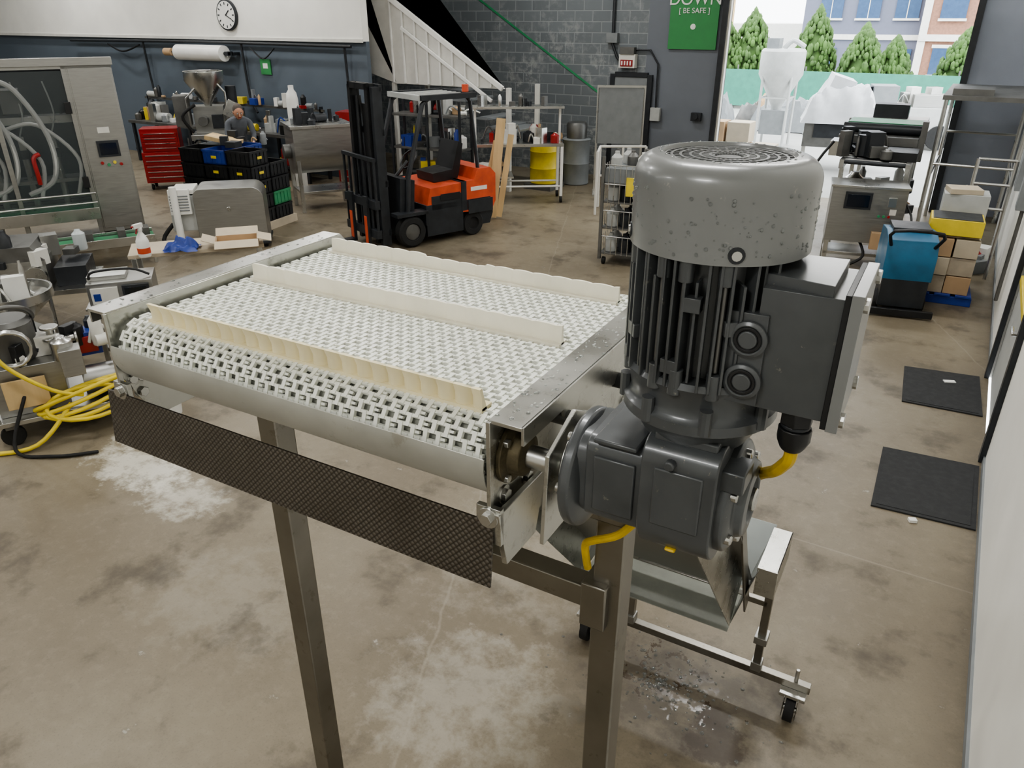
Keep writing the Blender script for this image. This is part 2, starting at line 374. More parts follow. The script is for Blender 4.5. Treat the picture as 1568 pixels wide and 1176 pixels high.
for X in (-19,-13,-7,-1.2):
    for Y in (-3,2.5,7.5,12.3 if X>-10 else 10.6):
        b=B("ceiling_light");b.box(-.75,.75,-.16,.16,0,.09,white);b.box(-.7,.7,-.13,.13,-.012,0,lamp);b.tube([(-.5,0,.09),(-.5,0,.5)],.008,steeld);b.tube([(.5,0,.09),(.5,0,.5)],.008,steeld)
        o=b.done((X,Y,6.0))
        l=bpy.data.lights.new("led_panel","AREA");l.shape='RECTANGLE';l.size=1.4;l.size_y=.3;l.energy=74;l.color=(1,.99,.97)
        lo=bpy.data.objects.new("led_panel",l);scene.collection.objects.link(lo);lo.location=(0,0,-.03);lo.parent=o

# ================================================================ CONVEYOR
conv=empty("incline_conveyor",(0,0,0),1.3)
XL,XR=-1.135,-.41
b=B("modular_belt")
def belt_pt(s):
    if s<0: 
        a=-s/.05;return .72-.05*math.sin(a),2.60+.05*math.cos(a),-a
    if s<.48: return .72+s,2.65,0
    s-=.48;an=R(49);a=s/.08
    if a<an: return 1.2+.08*math.sin(a),2.57+.08*math.cos(a),a
    s-=.08*an
    return 1.2+.08*math.sin(an)+s*math.cos(an),2.57+.08*math.cos(an)-s*math.sin(an),an
def place(sv,x,dx,dy,dz,off,m):
    y,z,t=belt_pt(sv);T=Matrix.Translation((x,y,z))@Matrix.Rotation(-t,4,'X')
    hx,hy=dx/2,dy/2
    vs=[T@Vector((p*hx,q*hy,r)) for r in (off-dz,off) for q in (-1,1) for p in (-1,1)]
    b.add(vs,[(0,2,3,1),(4,5,7,6),(0,1,5,4),(2,6,7,3),(0,4,6,2),(1,3,7,5)],m)
P=.0135;row=-9
xa,xb=XL+.012,XR-.012
while row*P<.62:
    s=row*P
    place(s,(xa+xb)/2,xb-xa,.0046,.006,0,beltm)
    n=int((xb-xa)/.020)
    for i in range(n+1):
        x=xa+.004+i*.020+(.010 if row%2 else 0)
        if x>xb: continue
        place(s+P/2,x,.0062,P*1.3,.006,.0009,beltm)
        if i%2==row%2: place(s+P*.5,x+.0035,.0125,.0036,.005,-.001,beltm)
    row+=1
s=.62
while s<3.0:
    place(s,(xa+xb)/2,xb-xa,.03,.01,0,beltm);s+=.035
b.box(xa,xb,.735,1.21,2.625,2.637,beltd)
b.cyl((XL,.72,2.60),(XR,.72,2.60),.040,beltd,28)
b.box(xa,xb,.80,1.22,2.50,2.512,beltm)
b.done(parent=conv)
def flight(name,y,h,m,amp,zw,x0=-1.085,x1=-.445,tilt=0,period=.026,steps=(),ph0=0):
    b=B(name);n=int((x1-x0)/period*10);vs=[];fs=[]
    for i in range(n+1):
        x=x0+(x1-x0)*i/n;ph=(x-x0)/period*math.pi+ph0
        sc=abs(math.sin(ph))**.7;yo=-amp*sc;zt=h-zw*(1-sc)
        for sx,sh in steps:
            if x>sx: zt-=sh
        for (dy,z) in ((-.004+yo*.9,0),(-.003+yo,zt*.55),(-.002+yo*1.0+tilt,zt),(.002+yo*.8+tilt,zt),(.004+yo*.5,0)):
            vs.append((x,y+dy,2.65+z))
    for i in range(n):
        for k in range(5):
            q=(k+1)%5;fs.append((i*5+k,i*5+q,(i+1)*5+q,(i+1)*5+k))
    fs+= [(0,1,2,3,4),tuple(n*5+k for k in (4,3,2,1,0))]
    b.add(vs,fs,m)
    b.box(x0,x1,y-.014,y+.012,2.648,2.654,m)
    b.done(parent=conv,ang=50)
flight("flight_near",.722,.034,flighty,.010,.006,tilt=-.006,period=.027)
flight("flight_mid",.957,.032,flightm,.003,.003,x0=-1.105,x1=-.452,period=.04)
flight("flight_far",1.172,.031,flightm,.003,.003,x0=-1.10,x1=-.448,period=.04,steps=((-.86,.005),(-.72,-.004)))
b=B("flight_incline")
for s in (.95,1.2,1.45,1.7,1.95,2.2,2.45,2.7):
    y,z,t=belt_pt(s);b.bx(((xa+xb)/2,y+.02*math.sin(t),z+.02*math.cos(t)),(.64,.006,.04),flightm,(-t,0,0))
b.done(parent=conv)
b=B("side_frame")
an=R(49)
def frame(x,sgn):
    prof=[(.668,2.667),(1.235,2.667),(2.86,.80),(2.70,.64),(1.16,2.46),(.74,2.46),(.70,2.49),(.672,2.55)]
    b.prism(prof,'x',x-.002,x+.002,steelwet)
    xo=x+sgn*.045
    b.box(min(x,xo),max(x,xo),.668,1.235,2.664,2.669,steelwet)
    b.box(min(xo-.002,xo+.002),max(xo-.002,xo+.002),.67,1.235,2.644,2.669,steelwet)
    L=math.hypot(2.86-1.235,2.667-.80);cy,cz=(1.235+2.86)/2,(2.667+.80)/2
    b.bx(((x+xo)/2,cy,cz),(.045,L,.004),steelb,(-math.atan2(2.667-.80,2.86-1.235),0,0))
frame(XL,-1);frame(XR,1)
b.box(XR-.002,XR+.004,.664,.672,2.53,2.667,steelwet);b.box(XL-.004,XL+.002,.664,.672,2.53,2.667,steelwet)
pr=[(.72-.06*math.cos(R(a)),2.60+.06*math.sin(R(a))) for a in range(14,-101,-4)]
pi=[(.72-.0575*math.cos(R(a)),2.60+.0575*math.sin(R(a))) for a in range(14,-101,-4)]
b.prism(pr+pi[::-1],'x',XL+.004,XR-.004,panm)
b.box(XL,XR,.73,1.15,2.538,2.542,panm)
b.bx(((XL+XR)/2,2.0,1.68),(XR-XL,2.35,.004),steelb,(-an,0,0))
for (x,sg) in ((XL,-1),(XR,1)):
    for (y,z) in ((.70,2.545),(.70,2.515),(.76,2.54),(1.0,2.49),(1.12,2.49)):
        b.cyl((x-.008*sg,y,z),(x+.009*sg,y,z),.009,steel,6);b.cyl((x-.003,y,z),(x+.004*sg,y,z),.013,steel,16)
for y,z in ((.70,2.545),(.685,2.545)): b.cyl((XL+.002,y,z),(XL+.01,y,z),.008,steel,8)
for x in (XL,XR): b.box(x-.018,x+.018,.664,.672,2.49,2.545,steelwet)
for x in (XL,XR): b.cyl((x,.655,2.53),(x,.68,2.53),.009,steel,6);b.cyl((x,.661,2.53),(x,.664,2.53),.015,steel,16)
b.prism([(.78,2.655),(1.2,2.655),(1.2,2.60),(.80,2.60)],'x',XR+.038,XR+.042,steelwet)
b.cyl((XR,.98,2.60),(-.30,.98,2.60),.012,dark,14)
b.done(parent=conv,bevel=.0012)
b=B("discharge_lip")
b.box(-1.172,-.402,.657,.660,2.427,2.525,diaM,rot=(R(-6),0,0));b.done(parent=conv)
b=B("head_shaft")
b.cyl((XL-.03,.72,2.60),(-.18,.72,2.60),.015,steel,20)
b.lathe([(.042,0),(.042,.006),(.030,.010),(.028,.024),(.018,.028)],bronze,(XR+.002,.72,2.60),(1,0,0),28)
b.lathe([(.05,0),(.05,.006),(.03,.01)],steeld,(XL-.002,.72,2.60),(-1,0,0),28)
for a in (45,135,225,315): b.cyl((XR,.72+.036*math.cos(R(a)),2.6+.036*math.sin(R(a))),(XR+.014,.72+.036*math.cos(R(a)),2.6+.036*math.sin(R(a))),.006,steel,6)
b.cyl((XR,.80,2.62),(-.30,.80,2.62),.011,steeld,14)
b.prism([(.66,2.52),(.79,2.52),(.84,2.62),(.74,2.67),(.67,2.64)],'x',-.335,-.329,steelwet)
b.prism([(.68,2.45),(.76,2.45),(.79,2.54),(.66,2.54)],'x',-.40,-.392,steelwet)
b.done(parent=conv,bevel=.001)
b=B("support_legs")
for x in (-1.08,-.335):
    b.box(x-.025,x+.025,.905,.955,.06,2.56,legm)
    b.box(x-.04,x+.04,.89,.97,2.40,2.47,legm);b.cyl((x,.93,0),(x,.93,.07),.012,steel,10);b.lathe([(.045,0),(.045,.008),(.02,.02)],blk,(x,.93,0))
b.box(-1.06,-.355,.91,.95,2.20,2.245,legm)
b.box(-1.06,-.355,.91,.95,.35,.39,legm)
b.box(-.375,-.33,.89,.97,2.18,2.27,legm)
b.done(parent=conv,bevel=.003)
b=B("infeed_base")
b.box(-1.22,-.03,2.96,3.0,.16,.20,legm)
for x in (-.95,-.29):
    b.box(x-.018,x+.018,2.95,2.99,.18,.95,legm)
    b.box(x-.03,x+.03,2.93,3.01,.38,.42,steelb);b.box(x-.025,x+.025,2.94,3.0,.20,.25,steelb)
b.box(-.95,-.29,2.95,2.98,.60,.63,legm)
for x in (-1.18,-.10):
    b.box(x-.06,x+.06,2.91,3.03,.14,.16,steel)
    b.prism([(2.90,.02),(3.0,.13),(3.0,.15),(2.9,.15)],'x',x-.034,x-.03,steel);b.prism([(2.90,.02),(3.0,.13),(3.0,.15),(2.9,.15)],'x',x+.03,x+.034,steel)
    b.cyl((x-.022,2.93,.065),(x+.022,2.93,.065),.065,rubber,28);b.cyl((x-.036,2.93,.065),(x+.036,2.93,.065),.016,steel,12)
    b.cyl((x,2.98,.20),(x,2.98,.27),.01,steel,8)
b.done(parent=conv,bevel=.002)
b=B("infeed_hopper")
def sheet(p,m=steelb):
    p=[Vector(q) for q in p];nrm=(p[1]-p[0]).cross(p[2]-p[0]).normalized()*.003
    n=len(p);b.add(p+[q+nrm for q in p],[tuple(range(n))[::-1],tuple(range(n,2*n))]+[(i,(i+1)%n,n+(i+1)%n,n+i) for i in range(n)],m)
sheet([(-.41,2.72,.64),(-.41,3.0,.64),(-.33,3.08,.98),(-.33,2.70,.98)])
sheet([(-1.135,2.72,.64),(-1.135,3.0,.64),(-1.22,3.08,.98),(-1.22,2.70,.98)])
sheet([(-1.135,3.0,.64),(-.41,3.0,.64),(-.33,3.08,.98),(-1.22,3.08,.98)],clear)
sheet([(-1.135,2.68,.62),(-.41,2.68,.62),(-.41,3.0,.62),(-1.135,3.0,.62)],beltd)
b.box(-.335,-.25,2.72,3.04,.985,.991,steelwet);b.box(-.255,-.25,2.72,3.04,.85,.991,steelwet);b.box(-.335,-.25,2.715,2.72,.85,.991,steelwet)
b.box(-1.30,-1.22,2.72,3.04,.985,.991,steelwet)
b.prism([(2.36,1.40),(2.42,1.40),(2.86,.70),(2.80,.66)],'x',-.372,-.364,legm)
b.tube([(-.5,2.98,.95),(-1.0,2.98,.95)],.012,steel)
b.done(parent=conv,bevel=.001)

# ================================================================ GEAR MOTOR
gm=empty("gear_motor",(0,0,0),1.3)
MX,MY=-.177,.718
b=B("fan_cover")
pf=[(.079,2.905),(.0845,2.905),(.0845,2.962)]+[(.0645+.02*math.cos(R(a)),2.968+.02*math.sin(R(a))) for a in range(0,91,10)]+[(.060,2.9885),(.058,2.985),(.058,2.975)]
b.lathe(pf,motorl,(MX,MY,0),n=72)
b.lathe([(0,2.95),(.078,2.95),(.078,2.955)],blk,(MX,MY,0),n=48)
for r in (.017,.026,.035,.044,.052,.0585):
    b.lathe([(r-.0012,2.981),(r+.0012,2.981),(r+.0012,2.9855),(r-.0012,2.9855),(r-.0012,2.981)],motorl,(MX,MY,0),n=48)
b.lathe([(0,2.984),(.011,2.984),(.014,2.9815),(.014,2.978)],motorl,(MX,MY,0),n=24)
for i in range(30):
    a=2*math.pi*i/30;b.bx((MX+.036*math.cos(a),MY+.036*math.sin(a),2.983),(.046,.002,.004),motorl,(0,0,a))
for a in (-65,25,115,205):
    c,s_=math.cos(R(a)),math.sin(R(a));b.cyl((MX+c*.082,MY+s_*.082,2.915),(MX+c*.087,MY+s_*.087,2.915),.0045,steel,12);b.cyl((MX+c*.082,MY+s_*.082,2.915),(MX+c*.0855,MY+s_*.0855,2.915),.0075,dark,16)
b.done(parent=gm)
b=B("finned_stator")
b.lathe([(.02,2.765),(.062,2.765),(.062,2.915),(.02,2.915)],motorp,(MX,MY,0),n=48)
for i in range(48):
    a=2*math.pi*(i+.5)/48
    if -.35<((a+math.pi)%(2*math.pi)-math.pi)<.35: continue
    ln=.0825 if i%6 else .078
    b.bx((MX+(.06+ln)/2*math.cos(a),MY+(.06+ln)/2*math.sin(a),2.84+(.003 if i%4 else -.004)),(ln-.06,.0028,.128 if i%4 else .10),motorp,(0,0,a))
for a in (-112,-68,-150,-95,60,120,180):
    c,s_=math.cos(R(a)),math.sin(R(a))
    b.cyl((MX+c*.076,MY+s_*.076,2.772),(MX+c*.076,MY+s_*.076,2.798),.007,motorp,12);b.cyl((MX+c*.076,MY+s_*.076,2.885),(MX+c*.076,MY+s_*.076,2.905),.007,motorp,12)
    b.cyl((MX+c*.076,MY+s_*.076,2.80),(MX+c*.076,MY+s_*.076,2.885),.003,steeld,8)
for a,z in ((-140,2.82),(-88,2.865),(-100,2.80),(-60,2.845)): b.bx((MX+.076*math.cos(R(a)),MY+.076*math.sin(R(a)),z),(.012,.016,.014),motorp,(0,0,R(a)))
b.done(parent=gm,bevel=.0006)
b=B("motor_flange")
b.lathe([(.05,2.788),(.078,2.785),(.081,2.779),(.076,2.771),(.073,2.752),(.075,2.746),(.080,2.742),(.080,2.731),(.073,2.727),(.066,2.718),(.055,2.70)],motorp,(MX,MY,0),n=56)
for a in range(-160,200,45):
    c,s_=math.cos(R(a)),math.sin(R(a));b.cyl((MX+c*.078,MY+s_*.078,2.734),(MX+c*.078,MY+s_*.078,2.760),.0065,motorp,10)
b.done(parent=gm)
GX=.021;GZ=2.624
b=B("gearbox")
b.M=Matrix.Translation((GX,.003,GZ-2.60))
def rbox(x0,x1,y0,y1,z0,z1,r,m=motorp,n=6,rb=None):
    rb=rb or r
    poly=arcp(y1-r,z1-r,r,0,90,n)+arcp(y0+r,z1-r,r,90,180,n)+arcp(y0+rb,z0+rb,rb,180,270,n)+arcp(y1-rb,z0+rb,rb,270,360,n)
    b.prism(poly,'x',x0,x1,m)
GY=.715
b.lathe([(.03,-.004),(.070,-.004),(.074,0),(.074,.010),(.068,.014),(.055,.018)],motorp,(-.325,GY,2.588),(1,0,0),48)
b.lathe([(.04,-.016),(.045,-.016),(.045,0)],steelwet,(-.325,GY,2.588),(1,0,0),32)
for a in range(0,360,60): b.cyl((-.335,GY+.060*math.cos(R(a)),2.588+.060*math.sin(R(a))),(-.31,GY+.060*math.cos(R(a)),2.588+.060*math.sin(R(a))),.0065,steel,6)
rbox(-.315,-.295,GY-.055,GY+.055,2.55,2.655,.03)
rbox(-.30,-.228,GY-.060,GY+.063,2.558,2.663,.016)
b.bx((-.265,GY-.02,2.665),(.05,.09,.006),motorp)
b.bx((-.265,GY-.061,2.61),(.048,.005,.07),motorp)
rbox(-.232,-.152,GY-.074,GY+.073,2.537,2.686,.024,rb=.055,n=10)
b.bx((-.191,GY-.074,2.625),(.052,.005,.07),motorp)
b.bx((-.191,GY-.01,2.688),(.066,.10,.01),motorp)
b.lathe([(.064,0),(.064,.010),(.058,.014),(.046,.017),(.042,.026),(.027,.028),(.024,.020),(0,.020)],motorp,(-.154,GY,2.605),(1,0,0),40)
b.lathe([(.0,0),(.013,0),(.013,.031)],steel,(-.154,GY,2.605),(1,0,0),24)
for a in range(30,390,60): b.cyl((-.152,GY+.054*math.cos(R(a)),2.605+.054*math.sin(R(a))),(-.134,GY+.054*math.cos(R(a)),2.605+.054*math.sin(R(a))),.0065,steel,6)
b.bx((-.142,GY-.036,2.652),(.026,.04,.024),motorp)
b.cyl((-.20,GY-.082,2.668),(-.20,GY-.072,2.668),.006,motorp,8)
b.bx((-.195,GY-.058,2.551),(.012,.008,.004),yelc)
b.done(parent=gm,bevel=.006)
b=B("terminal_box")
b.box(-.118,-.050,MY-.062,MY+.036,2.770,2.886,motorp)
b.prism([(-.118,MY-.05),(-.06,MY-.06),(-.06,MY+.03),(-.118,MY+.025)],'z',2.88,2.896,motorp)
b.box(-.050,-.045,MY-.067,MY+.041,2.765,2.892,blk)
b.box(-.045,-.035,MY-.068,MY+.042,2.764,2.893,motorl)
for y in (MY-.058,MY+.032):
    for z in (2.774,2.883): b.cyl((-.048,y,z),(-.031,y,z),.007,steel,10)
b.box(-.142,-.108,MY-.066,MY-.02,2.772,2.862,motorp)
for z in (2.796,2.838):
    b.lathe([(.0175,0),(.0175,.004),(.014,.006),(.012,.004),(.009,.004),(.008,.006),(0,.006)],motorp,(-.123,MY-.066,z),(0,-1,0),24)
    b.lathe([(.0125,.0045),(.0125,.0055),(.0095,.0055),(.0095,.0045)],blk,(-.123,MY-.066,z),(0,-1,0),24)
b.done(parent=gm,bevel=.003)
b=B("cable_gland")
gx,gy=-.072,.672
b.cyl((gx,gy,2.772),(gx,gy,2.755),.0155,blk,6);b.cyl((gx,gy,2.755),(gx,gy,2.751),.0135,dark,16);b.lathe([(.0155,2.751),(.0155,2.738),(.012,2.730),(.009,2.726)],blk,(gx,gy,0),n=12);b.done(parent=gm,bevel=.001)
b=B("power_cable")
b.tube([(gx,gy,2.74),(gx,gy+.002,2.716),(gx-.006,gy+.012,2.700),(-.088,.705,2.678),(-.104,.745,2.648),(-.132,.80,2.60),(-.21,.87,2.53),(-.285,.885,2.43),(-.315,.882,2.392),(-.352,.876,2.372),(-.368,.885,2.35),(-.366,.895,2.30)],.0065,yelc,10,smooth=6)
b.done(parent=gm)
b=B("water_droplets")
def drop(p,nrm,r):
    nrm=Vector(nrm).normalized();q=Vector((0,0,1)).rotation_difference(nrm).to_matrix();vs=[];fs=[]
    for j,(rr,z) in enumerate(((1,0),(.8,.32),(.45,.5))):
        for i in range(7):
            a=2*math.pi*i/7;vs.append(Vector(p)+q@Vector((r*rr*math.cos(a),r*rr*math.sin(a),r*z)))
    vs.append(Vector(p)+nrm*r*.55)
    for j in range(2):
        for i in range(7): fs.append((j*7+i,j*7+(i+1)%7,(j+1)*7+(i+1)%7,(j+1)*7+i))
    for i in range(7): fs.append((14+i,14+(i+1)%7,21))
    b.add(vs,fs,water)
for i in range(170):
    a=random.uniform(R(-170),R(20));z=random.uniform(2.91,2.965);c,s_=math.cos(a),math.sin(a)
    drop((MX+.0845*c,MY+.0845*s_,z),(c,s_,0),random.choice((.0008,.001,.0014,.002)))
for i in range(60):
    a=random.uniform(0,6.28);r=random.uniform(.061,.064);drop((MX+r*math.cos(a),MY+r*math.sin(a),2.988),(0,0,1),random.uniform(.0008,.002))
for i in range(140):
    drop((XR+random.uniform(.002,.043),random.uniform(.68,1.2),2.669),(0,0,1),random.uniform(.001,.0035))
for i in range(60):
    drop((XL-random.uniform(.002,.043),random.uniform(.68,1.2),2.669),(0,0,1),random.uniform(.001,.003))
b.done(parent=conv)
b=B("floor_water_splashes")
for i in range(300):
    a=random.uniform(0,6.28);r=abs(random.gauss(0,.3));x=-.78+r*math.cos(a)*1.0;y=2.82+r*math.sin(a)*.7
    if x>.55: continue
    k=random.uniform(.003,.011);b.sph((x,y,0.001),k,water,(1,random.uniform(.6,1.3),.28),8)
b.done()

# ================================================================ FORKLIFT (front -y)
b=B("forklift")
for sx in (-1,1):
    b.lathe([(.10,-.085),(.2,-.085),(.228,-.06),(.23,0),(.228,.06),(.2,.085),(.13,.085),(.12,.05),(0,.05)],rubber,(sx*.46,0,.23),(sx,0,0),32)
    b.lathe([(.12,.05),(.12,.07),(.05,.08),(0,.08)],steeld,(sx*.46,0,.23),(sx,0,0),20)
    b.lathe([(.09,-.07),(.17,-.07),(.19,-.05),(.19,.05),(.17,.07),(.10,.07),(.09,.04),(0,.04)],rubber,(sx*.42,1.12,.19),(sx,0,0),28)
    b.box(min(sx*.36,sx*.56),max(sx*.36,sx*.56),-.26,.27,.47,.52,dark)
    b.box(min(sx*.36,sx*.56),max(sx*.36,sx*.56),.22,.27,.3,.5,dark)
b.box(-.4,.4,-.15,.5,.15,.42,dark)
b.prism([(.25,.12),(.90,.12),(.90,.42),(1.42,.42),(1.42,.58),(.25,.58)],'x',-.53,.53,dark)
b.prism([(.27,.56),(1.2,.56),(1.2,.86),(.34,.82)],'x',-.52,.52,orange)
b.box(-.53,.53,.35,.88,.5,.70,dark)
b.prism([(.90,.40),(1.44,.36),(1.52,.5),(1.52,.92),(1.42,1.02),(1.18,1.02),(1.12,.86),(.90,.86)],'x',-.53,.53,orange)
b.prism([(1.26,.14),(1.46,.14),(1.52,.3),(1.52,.5),(1.26,.5)],'x',-.45,.45,dark)
b.box(-.535,.535,.88,.97,.42,.86,dark);b.box(.53,.537,1.0,1.46,.36,.56,dark);b.box(.53,.536,1.05,1.35,.70,.76,offw)
b.prism([(-.14,.42),(.1,.42),(.14,.95),(-.10,1.0)],'x',-.42,.42,dark)
b.box(.537,.54,.5,.85,.62,.72,blk)
b.prism([(.58,.84),(1.0,.84),(1.04,.95),(1.12,1.36),(1.04,1.4),(.92,1.0),(.56,.97)],'x',-.24,.24,blk)
b.tube([(0,.06,.95),(0,.28,1.15)],.03,blk)
b.tube([(.17*math.cos(t),.30+.1*math.sin(t),1.18+.12*math.sin(t)) for t in [i*math.pi/8 for i in range(16)]],.016,blk,8,closed=True)
for x in (.22,.27,.32): b.tube([(x,.1,.95),(x,.16,1.12)],.01,blk,6)
for sx in (-1,1):
    b.tube([(sx*.45,-.02,.5),(sx*.45,.02,1.0),(sx*.43,.32,1.98),(sx*.43,.42,2.05)],.035,dark,8)
    b.tube([(sx*.45,1.25,.95),(sx*.43,1.14,1.98),(sx*.43,1.08,2.05)],.03,dark,8)
    b.box(min(sx*.41,sx*.49),max(sx*.41,sx*.49),.28,1.22,2.03,2.10,dark)
b.box(-.45,.45,.26,.32,2.03,2.10,lgrey);b.box(-.45,.45,1.18,1.24,2.03,2.10,dark)
for i in range(7): b.box(-.40+i*.125,-.36+i*.125,.3,1.2,2.05,2.08,lgrey)
b.cyl((.3,1.15,2.1),(.3,1.15,2.2),.05,orange,12)
for sx in (-1,1):
    b.box(min(sx*.30,sx*.38),max(sx*.30,sx*.38),-.42,-.28,.06,2.24,dark)
    b.box(min(sx*.22,sx*.28),max(sx*.22,sx*.28),-.46,-.34,.08,2.28,blk)
    b.cyl((sx*.17,-.36,.2),(sx*.17,-.36,2.1),.045,dark,10)
    b.box(min(sx*.10,sx*.12),max(sx*.10,sx*.12),-.40,-.37,.4,2.2,blk)
    b.box(min(sx*.17,sx*.29),max(sx*.17,sx*.29),-.60,-.56,.06,.78,dark)
    b.box(min(sx*.19,sx*.27),max(sx*.19,sx*.27),-.605,-.60,.1,.5,orange)
    b.box(min(sx*.17,sx*.29),max(sx*.17,sx*.29),-1.5,-.56,.05,.09,dark)
b.box(-.08,.08,-.36,-.30,.3,2.0,blk)
for z in (.2,.9,1.6,2.18): b.box(-.38,.38,-.32,-.27,z,z+.09,dark)
b.box(-.28,.28,-.46,-.40,2.2,2.28,blk)
for z in (.2,.62): b.box(-.48,.48,-.56,-.48,z,z+.12,dark)
for x in (-.46,-.3,-.15,0,.15,.3,.46): b.box(x-.015,x+.015,-.54,-.51,.3,1.3,dark)
b.box(-.48,.48,-.55,-.50,1.28,1.33,dark)
b.tube([(-.1,-.38,2.1),(-.05,-.3,1.6),(0,-.1,1.0)],.02,rubber,smooth=3)
b.done((-7.36,8.86,0),-21.7,bevel=.012)

# ================================================================ LEFT
b=B("packaging_machine")
W=3.6;D=1.5;Hh=2.52;PW=.56
for x in (-W,-2.5,-1.5,-PW-.03): b.box(x-.03,x+.03,0,.06,0,Hh,steelb)
for x in (-W,-1.9,0): b.box(x-.03,x+.03,D-.06,D,0,Hh,steelb)
for z in (.5,Hh-.06): b.box(-W,0,0,.06,z,z+.07,steelb);b.box(-W,0,D-.06,D,z,z+.07,steelb)
b.box(-W,-PW,0,D,Hh,Hh+.03,glassy)
b.box(-W-.02,.02,-.03,.08,Hh-.02,Hh+.08,steelb)
b.box(-PW,0,.0,D,.25,Hh,steelb);b.box(-PW+.02,-.02,-.015,0,.3,Hh-.05,steelb)
b.box(-PW+.04,0,.05,D,0,.25,dark)
b.box(-W,-PW,.01,.025,.6,Hh-.08,glassy)
b.box(-W,-PW,D-.03,D-.01,.3,Hh,dark)
b.box(-W,-PW,.1,D-.1,.42,.5,steelb)
b.box(-W,-PW,-.25,.25,.55,.60,green);b.box(-W,-PW,-.28,-.25,.5,.66,steel);b.box(-W,-PW,.25,.28,.5,.66,steel)
for z in (.72,.85): b.tube([(-W,-.2,z),(-PW,-.2,z)],.015,steel)
b.box(-.40,-.12,-.045,-.015,1.30,1.52,dark);b.box(-.37,-.15,-.05,-.044,1.33,1.49,screen)
b.box(-.35,-.2,-.02,-.014,1.62,1.70,offw)
for i,m in enumerate((redm,green,yell,redm)): b.cyl((-.38+i*.08,-.015,1.22-.03*(i%2)),(-.38+i*.08,-.045,1.22-.03*(i%2)),.022,m,12)
b.box(-PW-.12,-PW-.04,-.05,.0,1.9,2.05,blk);b.box(-PW-.12,-PW-.04,-.05,.0,.9,1.05,blk)
for i in range(5):
    x0=-3.3+i*.46
    b.tube([(x0,.2,2.35),(x0+.25,.1,2.2),(x0+.5,.06,1.6),(x0+.45,.06,1.05),(x0+.1,.1,.85)],.035,white,8,smooth=6)
    b.tube([(x0,.3,1.7),(x0+.4,.2,1.75),(x0+.8,.08,1.3),(x0+.7,.08,.8)],.028,white,8,smooth=6)
for i in range(7):
    x=-3.2+i*.38;b.cyl((x,.35,.6),(x,.35,1.3),.045,steel,12);b.cyl((x,.35,1.3),(x,.35,1.42),.07,blk,12);b.box(x-.04,x+.04,.3,.4,1.42,1.6,steel);b.tube([(x,.35,1.6),(x+.1,.3,1.9),(x+.05,.35,2.3)],.012,lgrey,6,smooth=4)
for x in (-2.1,-1.75,-1.2): b.tube([(x,-.02,1.0),(x,-.05,1.15),(x,-.05,1.35),(x+.08,-.02,1.4)],.03,redm,8,smooth=4)
b.box(-W,-PW-.05,.35,.65,1.75,1.85,steel);b.box(-W,-PW-.05,.3,.7,.95,1.0,steel)
for x in (-3.1,-2.5,-1.9,-1.3): b.box(x-.12,x+.12,.3,.75,1.9,2.2,steeld)
b.box(-2.6,-2.1,.4,.9,Hh+.03,Hh+.35,card)
b.cyl((-1.95,.3,Hh),(-1.95,.3,Hh+.25),.02,steel)
for i,m in enumerate((green,yell,redm)): b.cyl((-1.95,.3,Hh+.25+i*.1),(-1.95,.3,Hh+.35+i*.1),.04,m,12)
b.done((-10.48,6.8,0),61.3,bevel=.004)

def tool_chest(loc,rz,w=.75,h=1.15,d=.5):
    b=B("tool_chest")
    b.box(-w/2,w/2,0,d,.14,h*.62,redm);b.box(-w/2+.03,w/2-.03,.03,d-.02,h*.62,h,redm)
    n=5
    for i in range(n):
        z=.18+i*(h*.62-.2)/n;b.box(-w/2+.03,w/2-.03,-.015,0,z,z+(h*.62-.2)/n-.015,redm);b.box(-w/2+.06,w/2-.06,-.035,-.015,z+.06,z+.075,steel)
    for i in range(4):
        z=h*.64+i*.09;b.box(-w/2+.06,w/2-.06,.015,.03,z,z+.075,redm);b.box(-w/2+.1,w/2-.1,.0,.015,z+.05,z+.06,steel)
    for x in (-w/2+.08,w/2-.08):
        for y in (.08,d-.08): b.cyl((x-.02,y,.06),(x+.02,y,.06),.06,rubber,14);b.box(x-.03,x+.03,y-.03,y+.03,.1,.14,steel)
    b.tube([(w/2,.05,.7),(w/2+.05,.05,.7),(w/2+.05,d-.05,.7),(w/2,d-.05,.7)],.012,steel)
    return b.done(loc,rz,bevel=.006)
tool_chest((-13.6,9.5,0),45)
tool_chest((-10.4,11.4,0),15,.7,1.45,.5)
cols=[blk,dark,grey,white,steeld,redm,dark,steel,card,offw,blk,steeld,grey,lgrey,dark,blue,yell,steel]
def clutter(b,x0,x1,y0,y1,z,n,smax=.22,seed=1,m=None):
    rn=random.Random(seed)
    for i in range(n):
        x=rn.uniform(x0,x1);y=rn.uniform(y0,y1);t=rn.random();mm=rn.choice(m or cols);h=rn.uniform(.06,smax*1.3);w=rn.uniform(.05,smax)
        if t<.4: b.bx((x,y,z+h/2),(w,w*rn.uniform(.5,1),h),mm,(0,0,rn.uniform(0,1.5)))
        elif t<.75: b.lathe([(w*.35,0),(w*.38,h*.05),(w*.38,h*.8),(w*.2,h*.92),(w*.16,h),(0,h)],mm,(x,y,z),n=14)
        elif t<.92: b.tube([(x,y,z+.02),(x+w*.4,y,z+h*.8),(x+w,y+w*.3,z+.04)],.015,mm,6,smooth=4)
        else: b.cyl((x,y,z+w*.3),(x+w,y+w*.2,z+w*.3),w*.3,mm,12)
b=B("workbench")
b.box(-3.6,2.1,0,.7,.86,.92,steeld);b.box(-3.6,2.1,.05,.65,.25,.29,dark)
for x in (-3.5,-1.5,.6,2.0):
    for y in (.05,.65): b.box(x-.03,x+.03,y-.03,y+.03,0,.86,dark)
b.box(-3.6,2.1,.55,.58,1.35,1.40,steeld)
